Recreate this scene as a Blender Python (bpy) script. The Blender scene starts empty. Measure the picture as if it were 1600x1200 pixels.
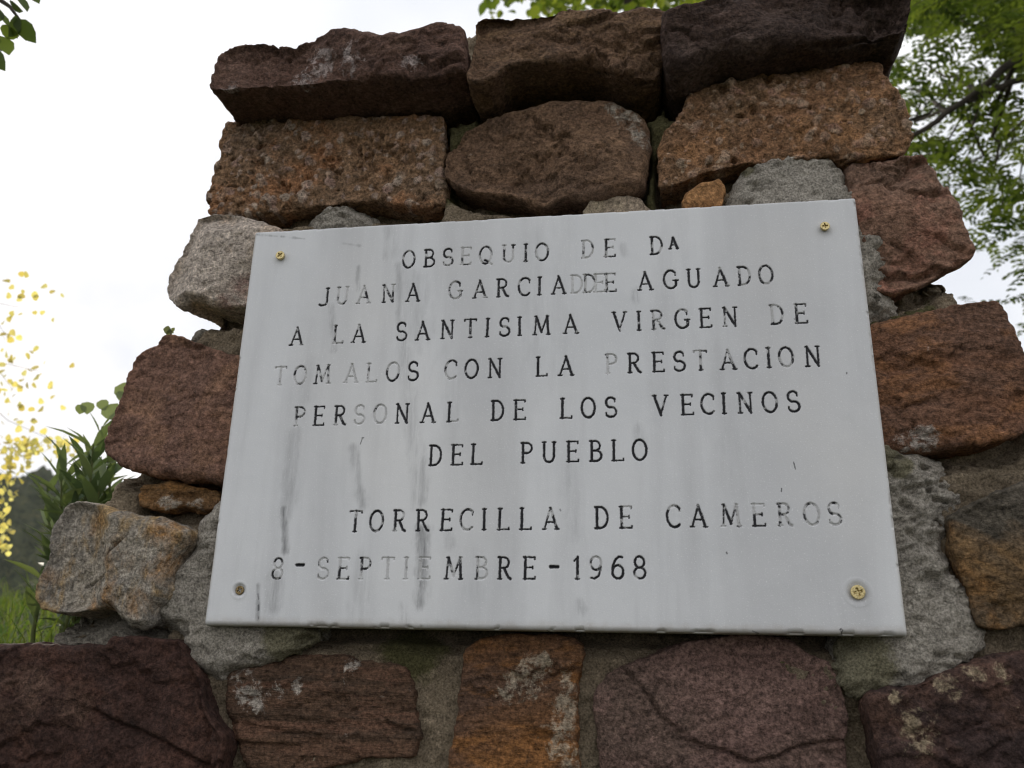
import bpy, bmesh, math, random
import numpy as np
from mathutils import Matrix, Vector, geometry

SC = bpy.context.scene
COL = SC.collection
RNG = np.random.default_rng(7)
random.seed(7)

# ------------------------------------------------------------------ camera
F = 1341.73                                    # focal length in pixels of the 1600 px wide photograph
RB = np.array([[0.98832207, 0.02767454, 0.14984526],
               [0.15087342, -0.31563329, -0.93680993],
               [0.02137037, 0.94847759, -0.3161227]])
PZ = 1.68                                      # height of the plaque's centre
CAM = np.array([0.09638987, -0.75100369, PZ - 0.23099721])
cd = bpy.data.cameras.new('camera')
cam = bpy.data.objects.new('camera', cd)
COL.objects.link(cam)
cam.matrix_world = Matrix.Translation(Vector(CAM)) @ Matrix(RB.tolist()).to_4x4()
cd.sensor_width = 36.0
cd.lens = F / 1600 * 36
cd.clip_start = 0.02
cd.clip_end = 3000
cd.dof.use_dof = True
cd.dof.focus_distance = 0.82
cd.dof.aperture_fstop = 9
SC.camera = cam

# ------------------------------------------------------------------ world, sun, exposure
SUN_AZ, SUN_EL = math.radians(-41), math.radians(20)     # azimuth from +Y towards +X
world = bpy.data.worlds.new('World')
SC.world = world
world.use_nodes = True
wt = world.node_tree
wt.nodes.clear()
w_out = wt.nodes.new('ShaderNodeOutputWorld')
w_bg = wt.nodes.new('ShaderNodeBackground')
w_sky = wt.nodes.new('ShaderNodeTexSky')
w_sky.sky_type = 'NISHITA'
w_sky.sun_disc = False
w_sky.sun_elevation = SUN_EL
w_sky.sun_rotation = SUN_AZ
w_sky.air_density = 1.0
w_sky.dust_density = 2.0
w_tc = wt.nodes.new('ShaderNodeTexCoord')
w_n = wt.nodes.new('ShaderNodeTexNoise')
w_n.inputs['Scale'].default_value = 2.6
w_n.inputs['Detail'].default_value = 5
w_map = wt.nodes.new('ShaderNodeMapping')
w_map.inputs['Scale'].default_value = (1, 1, 1.6)
w_map.inputs['Location'].default_value = (3.1, 0.4, 0.2)
w_r = wt.nodes.new('ShaderNodeMapRange')
w_r.inputs['From Min'].default_value = 0.36
w_r.inputs['From Max'].default_value = 0.60
w_r.inputs['To Min'].default_value = 0.9
w_r.inputs['To Max'].default_value = 1.0
w_mix = wt.nodes.new('ShaderNodeMix')
w_mix.data_type = 'RGBA'
w_n2 = wt.nodes.new('ShaderNodeTexNoise')
w_n2.inputs['Scale'].default_value = 2.0
w_n2.inputs['Detail'].default_value = 4
w_r2 = wt.nodes.new('ShaderNodeMapRange')
w_r2.inputs['From Min'].default_value = 0.40
w_r2.inputs['From Max'].default_value = 0.56
w_c = wt.nodes.new('ShaderNodeMix')
w_c.data_type = 'RGBA'
w_c.inputs['A'].default_value = (8.2, 8.5, 9.1, 1)       # grey undersides
w_c.inputs['B'].default_value = (10.9, 10.9, 11.1, 1)    # bright thin cloud
w_m2 = wt.nodes.new('ShaderNodeMapping')
w_m2.inputs['Location'].default_value = (18.2, 9.8, 29.4)
w_m2.inputs['Rotation'].default_value = (0, 0, math.radians(-31))
wt.links.new(w_tc.outputs['Generated'], w_m2.inputs['Vector'])
wt.links.new(w_m2.outputs[0], w_n2.inputs['Vector'])
wt.links.new(w_n2.outputs['Fac'], w_r2.inputs['Value'])
wt.links.new(w_r2.outputs[0], w_c.inputs['Factor'])
wt.links.new(w_c.outputs['Result'], w_mix.inputs['B'])
wt.links.new(w_tc.outputs['Generated'], w_map.inputs['Vector'])
wt.links.new(w_map.outputs[0], w_n.inputs['Vector'])
wt.links.new(w_n.outputs['Fac'], w_r.inputs['Value'])
wt.links.new(w_r.outputs[0], w_mix.inputs['Factor'])
wt.links.new(w_sky.outputs[0], w_mix.inputs['A'])
wt.links.new(w_mix.outputs['Result'], w_bg.inputs['Color'])
w_bg.inputs['Strength'].default_value = 0.1
wt.links.new(w_bg.outputs[0], w_out.inputs['Surface'])

sd = bpy.data.lights.new('sun', 'SUN')
sd.energy = 3.0
sd.angle = math.radians(0.5)
sd.color = (1.0, 0.90, 0.76)
sun = bpy.data.objects.new('sun', sd)
COL.objects.link(sun)
sdir = Vector((math.sin(SUN_AZ) * math.cos(SUN_EL), math.cos(SUN_AZ) * math.cos(SUN_EL), math.sin(SUN_EL)))
sun.rotation_euler = sdir.to_track_quat('Z', 'Y').to_euler()
sun.location = (-8, 10, 8)

SC.view_settings.view_transform = 'Standard'
SC.view_settings.look = 'None'
SC.view_settings.exposure = 0.08
SC.view_settings.gamma = 1.0
SC.view_settings.use_curve_mapping = False


# ------------------------------------------------------------------ helpers
def ray(px, py):
    d = RB @ np.array([(px - 800) / F, -(py - 600) / F, -1.0])
    return d / np.linalg.norm(d)


def on_plane(px, py, y):
    """the point of the upright plane at depth y that a measured photograph point belongs to"""
    d = ray(px, py)
    return CAM + d * (y - CAM[1]) / d[1]


def at(px, py, dist):
    return CAM + ray(px, py) * dist


def Z(x0, y0, s, pts):
    return [(x0 + x * s, y0 + y * s) for x, y in pts]


def T1(p): return Z(320, 30, .2625, p)
def T2(p): return Z(680, 0, .2625, p)
def T3(p): return Z(1020, 0, .2625, p)
def T4(p): return Z(1130, 230, .2625, p)
def T5(p): return Z(250, 300, .2167, p)
def T6(p): return Z(140, 500, .26667, p)
def T7(p): return Z(40, 760, .20833, p)
def T8(p): return Z(0, 960, .225, p)
def U1(p): return Z(240, 940, .2625, p)
def U2(p): return Z(600, 960, .225, p)
def U3(p): return Z(900, 960, .2875, p)
def U4(p): return Z(1280, 960, .2, p)
def U5(p): return Z(1370, 640, .3, p)
def U6(p): return Z(1340, 440, .26667, p)


_T = np.random.default_rng(99).random((65536,)).astype(np.float32) * 2 - 1


def vnoise(p):
    """value noise at points p (n,3), -1..1"""
    i = np.floor(p).astype(np.int64)
    f = (p - i).astype(np.float32)
    f = f * f * f * (f * (f * 6 - 15) + 10)
    r = 0
    for dx in (0, 1):
        for dy in (0, 1):
            for dz in (0, 1):
                h = ((i[:, 0] + dx) * 73856093 ^ (i[:, 1] + dy) * 19349663 ^ (i[:, 2] + dz) * 83492791)
                h = (h ^ (h >> 13)) & 65535
                w = (f[:, 0] if dx else 1 - f[:, 0]) * (f[:, 1] if dy else 1 - f[:, 1]) * (f[:, 2] if dz else 1 - f[:, 2])
                r = r + w * _T[h]
    return r


def fbm(p, scale, octs=4, rough=0.5, seed=0.0):
    a, s, t = 1.0, 0.0, 0.0
    q = np.asarray(p) * scale + seed * 17.3 + 0.37
    for k in range(octs):
        t = t + a * vnoise(q)
        s += a
        a *= rough
        q = q * 2.03 + 11.7
    return t / s * 1.6


def sstep(a, b, x):
    t = np.clip((x - a) / (b - a), 0, 1)
    return t * t * (3 - 2 * t)


def new_mesh(name, V, Fc, smooth=True):
    me = bpy.data.meshes.new(name)
    V = np.asarray(V, dtype=np.float32)
    if isinstance(Fc, np.ndarray):
        k = Fc.shape[1]
        me.vertices.add(len(V))
        me.vertices.foreach_set('co', V.ravel())
        me.loops.add(Fc.size)
        me.loops.foreach_set('vertex_index', Fc.astype(np.int32).ravel())
        me.polygons.add(len(Fc))
        me.polygons.foreach_set('loop_start', np.arange(0, Fc.size, k, dtype=np.int32))
        me.update(calc_edges=True)
    else:
        me.from_pydata(V.tolist(), [], Fc)
    if smooth:
        me.polygons.foreach_set('use_smooth', np.ones(len(me.polygons), bool))
    me.update()
    return me


def add_attr(me, name, arr):
    a = me.attributes.new(name, 'FLOAT', 'POINT')
    a.data.foreach_set('value', np.asarray(arr, np.float32))


def link(name, me, mat=None, parent=None):
    o = bpy.data.objects.new(name, me)
    COL.objects.link(o)
    if mat is not None and me is not None:
        me.materials.append(mat)
    if parent is not None:
        o.parent = parent
    return o


def tag(o, label=None, cat=None, group=None, kind=None):
    if label: o['label'] = label
    if cat: o['category'] = cat
    if group: o['group'] = group
    if kind: o['kind'] = kind
    return o


def empty(name):
    o = bpy.data.objects.new(name, None)
    COL.objects.link(o)
    o.empty_display_size = 0.05
    return o


class NT:
    def __init__(self, name):
        self.m = bpy.data.materials.new(name)
        self.m.use_nodes = True
        self.t = self.m.node_tree
        self.t.nodes.clear()
        self.out = self.t.nodes.new('ShaderNodeOutputMaterial')

    def n(self, typ, props=None, **ins):
        nd = self.t.nodes.new(typ)
        for k, v in (props or {}).items():
            setattr(nd, k, v)
        for k, v in ins.items():
            key = k.replace('_', ' ')
            sock = nd.inputs[key] if key in nd.inputs else nd.inputs[int(k[1:])]
            self.put(sock, v)
        return nd

    def put(self, sock, v):
        if isinstance(v, bpy.types.NodeSocket):
            self.t.links.new(v, sock)
        else:
            if sock.type == 'RGBA' and len(v) == 3:
                v = (*v, 1)
            sock.default_value = v

    def noise(self, vec, scale, detail=4, rough=0.5, dist=0.0):
        return self.n('ShaderNodeTexNoise', Vector=vec, Scale=scale, Detail=detail, Roughness=rough, Distortion=dist).outputs['Fac']

    def rng(self, v, a, b, c=0.0, d=1.0):
        return self.n('ShaderNodeMapRange', Value=v, From_Min=a, From_Max=b, To_Min=c, To_Max=d).outputs[0]

    def mix(self, fac, a, b, mode='MIX'):
        nd = self.n('ShaderNodeMix', {'data_type': 'RGBA', 'blend_type': mode})
        self.put(nd.inputs[0], fac)
        self.put(nd.inputs[6], a)
        self.put(nd.inputs[7], b)
        return nd.outputs[2]

    def math(self, op, a, b=0.0):
        nd = self.n('ShaderNodeMath', {'operation': op})
        self.put(nd.inputs[0], a)
        self.put(nd.inputs[1], b)
        return nd.outputs[0]

    def attr(self, name):
        return self.n('ShaderNodeAttribute', {'attribute_name': name}).outputs['Fac']

    def coords(self, seed=0.0, scale=(1, 1, 1), rot=(0, 0, 0)):
        tc = self.n('ShaderNodeTexCoord')
        return self.n('ShaderNodeMapping', Vector=tc.outputs['Object'], Location=(seed * 3.17, seed * 1.71, seed * 5.3),
                      Scale=scale, Rotation=rot).outputs[0]

    def bump(self, h, strength, dist, normal=None):
        nd = self.n('ShaderNodeBump', Height=h, Strength=strength, Distance=dist)
        if normal is not None:
            self.put(nd.inputs['Normal'], normal)
        return nd.outputs[0]

    def principled(self, **k):
        b = self.n('ShaderNodeBsdfPrincipled', None, **k)
        self.t.links.new(b.outputs[0], self.out.inputs[0])
        return b


# ------------------------------------------------------------------ materials
def stone_mat(name, c1, c2, c3, seed, bed=(1, 1, 1), rot=(0, 0, 0), speck=(0.5, 0.45, 0.4), speck_thr=0.72,
              patch=None, peb=None, grain=0.35, bump=0.5, thr2=(0.50, 0.62), dark=(0.03, 0.022, 0.018), dark_thr=0.66, bands=None, soft=False):
    T = NT(name)
    v = T.coords(seed, bed, rot)
    v0 = T.coords(seed + 2.3)
    a = T.noise(v, 6.0, 8, 0.62, 0.6)
    b = T.noise(v, 17.0, 7, 0.65, 0.3)
    c = T.mix(T.rng(a, 0.40, 0.60), c1, c2)
    c = T.mix(T.rng(b, thr2[0], thr2[1]), c, c3)
    if bands:                                           # colour beds running through the stone
        col, sc, lo, hi = bands
        c = T.mix(T.rng(T.noise(v, sc, 5, 0.55, 0.8), lo, hi), c, col)
    d = T.noise(v0, 46.0, 6, 0.7)
    c = T.mix(T.rng(d, dark_thr - 0.06, dark_thr + 0.05, 0, 0.75), c, dark)
    if peb is not None:
        pa = T.attr('pebble')
        tint = T.mix(T.rng(T.noise(v0, 60, 2, 0.5), 0.35, 0.65), peb[0], peb[1])
        c = T.mix(T.rng(pa, 0.15, 0.7, 0, 0.85), c, tint)
    s = T.noise(v0, 70.0, 8, 0.75)
    c = T.mix(T.rng(s, speck_thr - 0.03, speck_thr + 0.05, 0, 0.7), c, speck)
    if patch is not None:
        pt = T.attr('patch')
        if soft:
            pn = T.math('MULTIPLY', pt, T.rng(T.noise(v0, 30.0, 8, 0.72, 0.6), 0.40, 0.62, 0.0, 1.0))
            c = T.mix(T.rng(pn, 0.05, 0.9, 0, 0.85), c, patch)
        else:
            pn = T.math('ADD', T.noise(v0, 75.0, 9, 0.78, 0.4), T.math('MULTIPLY', pt, 0.20))
            c = T.mix(T.rng(pn, 0.645, 0.74, 0, 0.7), c, patch)
    g = T.noise(v0, 300.0, 5, 0.75)
    gg = T.rng(g, 0.34, 0.66, max(0.3, 1 - grain * 1.7), 1 + grain * 1.7)
    gg = T.math('MULTIPLY', gg, T.rng(T.noise(v, 120.0, 8, 0.78, 0.5), 0.36, 0.64, 0.60, 1.52))
    cg = T.n('ShaderNodeVectorMath', {'operation': 'SCALE'})
    T.put(cg.inputs[0], c)
    T.put(cg.inputs['Scale'], gg)
    h1 = T.noise(v, 55.0, 10, 0.68, 0.4)
    h2 = T.noise(v0, 330.0, 4, 0.6)
    n1 = T.bump(h1, min(1, bump * 1.5), 0.007)
    n2 = T.bump(h2, min(1, bump * 1.5), 0.0032, n1)
    T.principled(Base_Color=cg.outputs[0], Roughness=0.92, Specular_IOR_Level=0.22, Normal=n2)
    return T.m


def mortar_mat(name, c1, c2, seed, moss=None, moss_thr=0.55, bump=0.6):
    T = NT(name)
    v = T.coords(seed)
    a = T.noise(v, 9.0, 8, 0.65)
    b = T.noise(v, 80.0, 6, 0.7)
    c = T.mix(T.rng(a, 0.36, 0.64), c1, c2)
    c = T.mix(T.rng(b, 0.56, 0.68, 0, 0.7), c, tuple(x * 1.45 for x in c1))
    c = T.mix(T.rng(b, 0.45, 0.34, 0, 0.65), c, tuple(x * 0.42 for x in c2))
    if moss:
        m = T.math('ADD', T.noise(v, 14.0, 8, 0.7), T.math('MULTIPLY', T.attr('patch'), 0.45))
        c = T.mix(T.rng(m, moss_thr, moss_thr + 0.12, 0, 0.85), c, moss)
    g = T.noise(v, 500.0, 2, 0.6)
    cg = T.n('ShaderNodeVectorMath', {'operation': 'SCALE'})
    T.put(cg.inputs[0], c)
    T.put(cg.inputs['Scale'], T.rng(g, 0.32, 0.68, 0.55, 1.45))
    n1 = T.bump(T.noise(v, 110.0, 9, 0.72), 1.0, 0.006)
    n2 = T.bump(T.noise(v, 420.0, 4, 0.6), bump * 0.8, 0.0015, n1)
    T.principled(Base_Color=cg.outputs[0], Roughness=0.96, Specular_IOR_Level=0.15, Normal=n2)
    return T.m


# ------------------------------------------------------------------ stone builder
def grow(pl, g):
    q = np.array(pl)
    tn = np.roll(q, -1, 0) - np.roll(q, 1, 0)
    nr = np.c_[tn[:, 1], -tn[:, 0]] / (np.linalg.norm(tn, axis=1)[:, None] + 1e-6)
    if np.sum(q[:, 0] * np.roll(q[:, 1], -1) - np.roll(q[:, 0], -1) * q[:, 1]) < 0: nr = -nr
    return [tuple(x) for x in q + nr * g]


def poly_dist(P, Q):
    """distance of points Q (n,2) to the closed outline P (m,2)"""
    best = np.full(len(Q), 1e9)
    A = P
    B = np.roll(P, -1, 0)
    for a, b in zip(A, B):
        ab = b - a
        L = ab @ ab + 1e-12
        t = np.clip(((Q - a) @ ab) / L, 0, 1)
        d = Q - (a + t[:, None] * ab)
        best = np.minimum(best, np.einsum('ij,ij->i', d, d))
    return np.sqrt(best)


def outline(poly_px, yf, step=0.004, jit=0.0012, seed=0.0, big=0.0):
    P = np.array([on_plane(x, y, yf)[[0, 2]] for x, y in poly_px])
    if np.sum(P[:, 0] * np.roll(P[:, 1], -1) - np.roll(P[:, 0], -1) * P[:, 1]) < 0:
        P = P[::-1]
    out = []
    for a, b in zip(P, np.roll(P, -1, 0)):
        n = max(1, int(np.linalg.norm(b - a) / step))
        for k in range(n):
            out.append(a + (b - a) * k / n)
    out = np.array(out)
    # soften the hand-drawn corners, then roughen
    out = out * 0.5 + 0.25 * (np.roll(out, 1, 0) + np.roll(out, -1, 0))
    q = np.c_[out[:, 0], np.full(len(out), seed), out[:, 1]]
    tan = np.roll(out, -1, 0) - np.roll(out, 1, 0)
    nr = np.c_[tan[:, 1], -tan[:, 0]]
    nr /= np.linalg.norm(nr, axis=1)[:, None] + 1e-9
    return out + nr * (jit * fbm(q, 45, 3, 0.6, seed) + (big * fbm(q, 20, 2, 0.5, seed + 3) if big else 0))[:, None]


STONES = []                                     # outlines of the laid stones, for raking out the joints below them


def inside(P, Q):
    x, z = Q[:, 0], Q[:, 1]
    c = np.zeros(len(Q), bool)
    for (x0, z0), (x1, z1) in zip(P, np.roll(P, -1, 0)):
        if z0 == z1: continue
        m = (z0 > z) != (z1 > z)
        c ^= m & (x < (x1 - x0) * (z - z0) / (z1 - z0) + x0)
    return c


def block(name, poly_px, yf, depth, mat, parent, seed, style='sand', vox=0.0022, edge=0.007, relief=0.006, terr=0.004,
          taper=(0.96, 0.96, 0, 0), bedz=1.6, smooth=1, patches=(), tilt=(0.0, 0.0), cracks=(), label=None, fine=1.0, jit=0.0016, rot=0.0, raked=False):
    if style in ('sand', 'bed', 'facet', 'conglo'):
        poly_px = grow(poly_px, 4.5)
    P = outline(poly_px, yf, jit=jit, seed=seed, big=0.006 if style == 'trowel' else 0.0022)
    if raked: STONES.append(P)
    n = len(P)
    c = P.mean(0)
    B = (P - c) * np.array(taper[:2]) + c + np.array(taper[2:])
    V = [(x, yf, z) for x, z in P] + [(x, yf + depth, z) for x, z in B]
    tri = geometry.tessellate_polygon([[Vector((x, z, 0)) for x, z in P]])
    Fc = [tuple(t) for t in tri] + [tuple(i + n for i in t[::-1]) for t in tri]
    for i in range(n):
        j = (i + 1) % n
        Fc.append((i, j, j + n, i + n))
    me = new_mesh(name, V, Fc, False)
    bm = bmesh.new()
    bm.from_mesh(me)
    bmesh.ops.recalc_face_normals(bm, faces=bm.faces)
    bm.to_mesh(me)
    bm.free()
    KEEP, SQ = 0.055, 0.16                      # the hidden rear is meshed coarser than the visible front
    pre = np.empty(len(me.vertices) * 3, np.float32)
    me.vertices.foreach_get('co', pre)
    pre = pre.reshape(-1, 3)
    far = pre[:, 1] > yf + KEEP
    pre[far, 1] = yf + KEEP + (pre[far, 1] - yf - KEEP) * SQ
    me.vertices.foreach_set('co', pre.ravel())
    tmp = bpy.data.objects.new('tmp', me)
    COL.objects.link(tmp)
    md = tmp.modifiers.new('r', 'REMESH')
    md.mode = 'VOXEL'
    md.voxel_size = vox
    dg = bpy.context.evaluated_depsgraph_get()
    em = tmp.evaluated_get(dg).to_mesh()
    nv, nf = len(em.vertices), len(em.polygons)
    co = np.empty(nv * 3, np.float32)
    em.vertices.foreach_get('co', co)
    co = co.reshape(-1, 3).astype(np.float64)
    lv = np.empty(len(em.loops), np.int32)
    em.loops.foreach_get('vertex_index', lv)
    quads = lv.reshape(-1, 4)
    ed = np.empty(len(em.edges) * 2, np.int32)
    em.edges.foreach_get('vertices', ed)
    ed = ed.reshape(-1, 2)
    tmp.evaluated_get(dg).to_mesh_clear()
    bpy.data.objects.remove(tmp)
    bpy.data.meshes.remove(me)
    deg = np.bincount(ed.ravel(), minlength=nv)[:, None]
    for _ in range(smooth):
        acc = np.stack([np.bincount(ed[:, 0], co[ed[:, 1], k], nv) + np.bincount(ed[:, 1], co[ed[:, 0], k], nv) for k in range(3)], 1)
        co = co * 0.4 + 0.6 * acc / deg
    far = co[:, 1] > yf + KEEP
    co[far, 1] = yf + KEEP + (co[far, 1] - yf - KEEP) / SQ
    me = new_mesh(name, co, quads)
    nor = np.empty(nv * 3, np.float32)
    me.vertices.foreach_get('normal', nor)
    nor = nor.reshape(-1, 3).astype(np.float64)
    wf = sstep(yf + 0.030, yf + 0.006, co[:, 1])            # how much a vertex belongs to the front face
    near = np.where(wf > 0.01)[0]
    d = np.full(nv, 0.0)
    d[near] = poly_dist(P, co[near][:, [0, 2]])
    q = co.copy()
    q[:, 2] *= bedz
    dy = np.zeros(nv)
    pebble = np.zeros(nv)
    # worn arrises of uneven radius
    er = edge * (1 + 0.75 * fbm(co, 22, 2, 0.5, seed + 5))
    er = np.maximum(er, 0.0015)
    x = np.clip(1 - d / er, 0, 1)
    dy += wf * er * (0.9 * (1 - np.sqrt(np.maximum(1 - x * x, 0))) if style != 'trowel' else 0.75 * x * x)
    # facing: a slight tilt of the whole face
    dy += wf * ((co[:, 0] - c[0]) * tilt[0] + (co[:, 2] - c[1]) * tilt[1])
    big = fbm(q, 7, 2, 0.5, seed)
    dn = relief * 0.4 * big
    rgs = np.random.default_rng(int(seed * 100) + 1)
    if style in ('sand', 'bed'):
        # spalls: the face steps down along short ragged edges and runs out again
        pcn = co[near][:, [0, 2]]
        lo, hi = P.min(0), P.max(0)
        sp = np.zeros(len(near))
        warp = 0.010 * fbm(co[near], 24, 3, 0.55, seed + 1) + 0.0035 * fbm(co[near], 90, 2, 0.6, seed + 2)
        ns = int(6 + 900 * (hi - lo).prod())
        for k in range(ns):
            o = lo + rgs.random(2) * (hi - lo)
            an = rgs.normal(0.0, 0.38 if style == 'sand' else 0.12) + rot
            u = (pcn[:, 0] - o[0]) * math.cos(an) + (pcn[:, 1] - o[1]) * math.sin(an)
            w = -(pcn[:, 0] - o[0]) * math.sin(an) + (pcn[:, 1] - o[1]) * math.cos(an) + warp * (1 + .3 * k % 2)
            ln = rgs.uniform(0.012, 0.055)
            run = rgs.uniform(0.008, 0.035)
            am = terr * rgs.uniform(0.4, 1.7)
            if rgs.random() < 0.3: w = -w
            win = sstep(ln, ln * 0.55, np.abs(u + warp))
            sp += win * am * np.where(w < 0, sstep(0.0009, -0.0009, w) * np.exp(np.minimum(w, 0) / run), sstep(0.0009, -0.0009, w))
        dy[near] += wf[near] * sp
        fc = np.full(len(near), -1e9)
        for k in range(7):
            sl_ = rgs.normal(0, 0.10, 2)
            o = c + rgs.uniform(-0.5, 0.5, 2) * (hi - lo)
            fc = np.maximum(fc, (pcn[:, 0] - o[0]) * sl_[0] + (pcn[:, 1] - o[1]) * sl_[1] + 0.12 * warp)
        dy[near] += wf[near] * np.clip(fc - np.median(fc), -0.006, 0.010) * (terr / 0.004) * sstep(0.0, 0.006, d[near])
        if style == 'bed':
            lay = fbm(co * np.array([6, 6, 120.0]), 1.0, 3, 0.6, seed + 3)
            dn = dn + 0.0013 * lay
        dn = dn + 0.0014 * fbm(q, 48, 3, 0.62, seed + 2) + 0.0009 * np.abs(fbm(q, 150, 2, 0.6, seed + 7))
    elif style == 'facet':
        rg = np.random.default_rng(int(seed * 10) + 3)
        fc = np.full(nv, -1e9)
        for k in range(16):
            s = rg.normal(0, 0.42, 2)
            o = c + rg.uniform(-0.5, 0.5, 2) * (P.max(0) - P.min(0))
            wob = 0.002 * fbm(q, 40, 2, 0.5, seed + k)
            fc = np.maximum(fc, (co[:, 0] - o[0]) * s[0] + (co[:, 2] - o[1]) * s[1] + wob + rg.uniform(-0.012, 0.0))
        fc -= fc[near].mean() if len(near) else 0
        dy += wf * np.clip(fc, -0.012, 0.012) * sstep(0.0, 0.006, d) * 0.8
        dn = dn + 0.0022 * fbm(q, 30, 3, 0.6, seed + 2) + 0.0012 * np.abs(fbm(q, 85, 3, 0.6, seed + 7))
    elif style == 'conglo':
        dn = dn + 0.0022 * fbm(co, 26, 3, 0.6, seed + 2) + 0.0014 * fbm(co, 120, 2, 0.6, seed + 3)
        hol = fbm(co, 88, 3, 0.7, seed + 8)
        dn = dn - 0.0045 * sstep(0.10, 0.5, hol) * sstep(-0.45, 0.35, fbm(co, 13, 2, 0.5, seed + 9)) * (0.5 + 0.9 * sstep(-.3, .5, fbm(co, 30, 2, .5, seed + 10)))
        rg = np.random.default_rng(int(seed * 10) + 5)
        lo, hi = P.min(0), P.max(0)
        area = (hi - lo).prod()
        pc = co[near][:, [0, 2]]
        bump_h = np.zeros(len(near))
        col = np.zeros(len(near))
        for k in range(int(area * 16000)):                   # pebbles bedded in the matrix
            o = lo + rg.random(2) * (hi - lo)
            r = 0.0020 + 0.0062 * rg.random() ** 2.4
            an, asp = rg.uniform(0, 3.14), rg.uniform(0.55, 1.0)
            sel = np.where((abs(pc[:, 0] - o[0]) < r * 1.3) & (abs(pc[:, 1] - o[1]) < r * 1.3))[0]
            if not len(sel): continue
            dd = pc[sel] - o
            u = dd[:, 0] * math.cos(an) + dd[:, 1] * math.sin(an)
            w = (-dd[:, 0] * math.sin(an) + dd[:, 1] * math.cos(an)) / asp
            rr = np.sqrt(u * u + w * w) / r
            hh = np.sqrt(np.clip(1 - rr * rr, 0, 1)) * r * rg.uniform(0.15, 0.6)
            bump_h[sel] = np.maximum(bump_h[sel], hh)
            if rg.random() < 0.55:
                col[sel] = np.maximum(col[sel], sstep(1.0, 0.7, rr) * rg.uniform(0.3, 1.0))
        for k in range(int(area * 1400)):                   # pits where pebbles fell out
            o = lo + rg.random(2) * (hi - lo)
            r = 0.0014 + 0.0048 * rg.random() ** 3
            sel = np.where((abs(pc[:, 0] - o[0]) < r * 1.4) & (abs(pc[:, 1] - o[1]) < r * 1.4))[0]
            if not len(sel): continue
            dd = (pc[sel] - o) * np.array([1, rg.uniform(0.9, 1.6)])
            rr = np.linalg.norm(dd, axis=1) / r + 0.3 * hol[near][sel]
            bump_h[sel] -= sstep(1.1, 0.3, rr) * r * rg.uniform(0.8, 1.7)
            col[sel] *= sstep(0.7, 1.1, rr)
        dy[near] -= wf[near] * bump_h
        pebble[near] = col
    elif style == 'mortar':
        dn = dn + 0.007 * fbm(co, 14, 2, 0.5, seed + 11) + 0.0042 * fbm(co, 40, 3, 0.6, seed + 2) + 0.0034 * (0.5 - np.abs(fbm(co, 75, 3, 0.65, seed + 3))) + 0.0016 * fbm(co, 170, 2, 0.6, seed + 5)
    elif style == 'trowel':
        m = sstep(-0.25, 0.45, fbm(co, 11, 3, 0.6, seed + 6))
        rim = sstep(0.026, 0.006, d)
        m = 0.3 + 1.5 * np.maximum(m, 0.7 * rim)
        qq = np.c_[co[:, 0] * 0.8 + co[:, 2] * 0.6, co[:, 1], co[:, 2] * 1.5 - co[:, 0] * 0.5]
        dn = dn + m * (0.0022 * fbm(qq, 55, 3, 0.62, seed + 2) + 0.0030 * (0.4 - np.abs(fbm(qq, 95, 3, 0.65, seed + 3)))) + 0.0006 * fbm(q, 180, 2, 0.6, seed + 4)
        dn = dn - m * 0.0042 * sstep(0.42, 0.75, fbm(qq, 80, 2, 0.5, seed + 9))
    dn = dn + fine * 0.0007 * fbm(co, 140, 2, 0.6, seed + 4)
    if style == 'mortar':                      # the joint is hollow right below the stone above it
        fr = np.where(wf > 0.01)[0]
        qx = co[fr][:, [0, 2]]
        dig = np.zeros(len(fr))
        for S in STONES:
            lo_, hi_s = S.min(0) - 0.03, S.max(0) + 0.03
            sel = np.where((qx > lo_).all(1) & (qx < hi_s).all(1))[0]
            if not len(sel): continue
            a = np.zeros(len(sel))
            for sh in (0.003, 0.007, 0.011, 0.015, 0.020):
                a += inside(S, qx[sel] + np.array([0, sh]))
            dig[sel] = np.maximum(dig[sel], a / 5)
        dy[fr] += wf[fr] * (0.030 * np.minimum(1, dig * 1.5) + 0.004 * (dig > 0) * fbm(co[fr], 50, 2, .5, 3))
    # open cracks: (polyline in photograph points, width, depth)
    for pl, w, dp in cracks:
        L = np.array([on_plane(a, b, yf)[[0, 2]] for a, b in pl])
        pc = co[near][:, [0, 2]] + 0.0012 * np.c_[fbm(co[near], 60, 2, .5, 3), fbm(co[near], 60, 2, .5, 8)]
        cdist = np.full(len(near), 1.0)
        sgn = np.zeros(len(near))
        for a, b in zip(L[:-1], L[1:]):
            ab = b - a
            t = np.clip(((pc - a) @ ab) / (ab @ ab), 0, 1)
            dv = pc - (a + t[:, None] * ab)
            dl = np.linalg.norm(dv, axis=1)
            cr = (ab[0] * dv[:, 1] - ab[1] * dv[:, 0])
            m = dl < cdist
            cdist[m] = dl[m]
            sgn[m] = np.sign(cr[m])
        dy[near] += wf[near] * (dp * sstep(w, 0, cdist) + np.where(sgn < 0, dp * 0.7 * sstep(0.03, 0, cdist), 0))
    co = co + nor * dn[:, None]
    co[:, 1] += dy
    if style == 'trowel':                      # pointing never stands in front of the plaque's face
        under = (np.abs(co[:, 0]) < 0.302) & (np.abs(co[:, 2] - PZ) < 0.2005)
        co[:, 1] = np.maximum(co[:, 1], np.where(under, 0.009, -0.004))
    me.vertices.foreach_set('co', co.astype(np.float32).ravel())
    me.update()
    pt = np.zeros(nv)
    for (px, py, r) in patches:
        o = on_plane(px, py, yf)
        pt = np.maximum(pt, sstep(r, r * 0.25, np.linalg.norm(co - o, axis=1)))
    add_attr(me, 'patch', pt)
    add_attr(me, 'pebble', pebble)
    ob = link(name, me, mat, parent)
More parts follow.
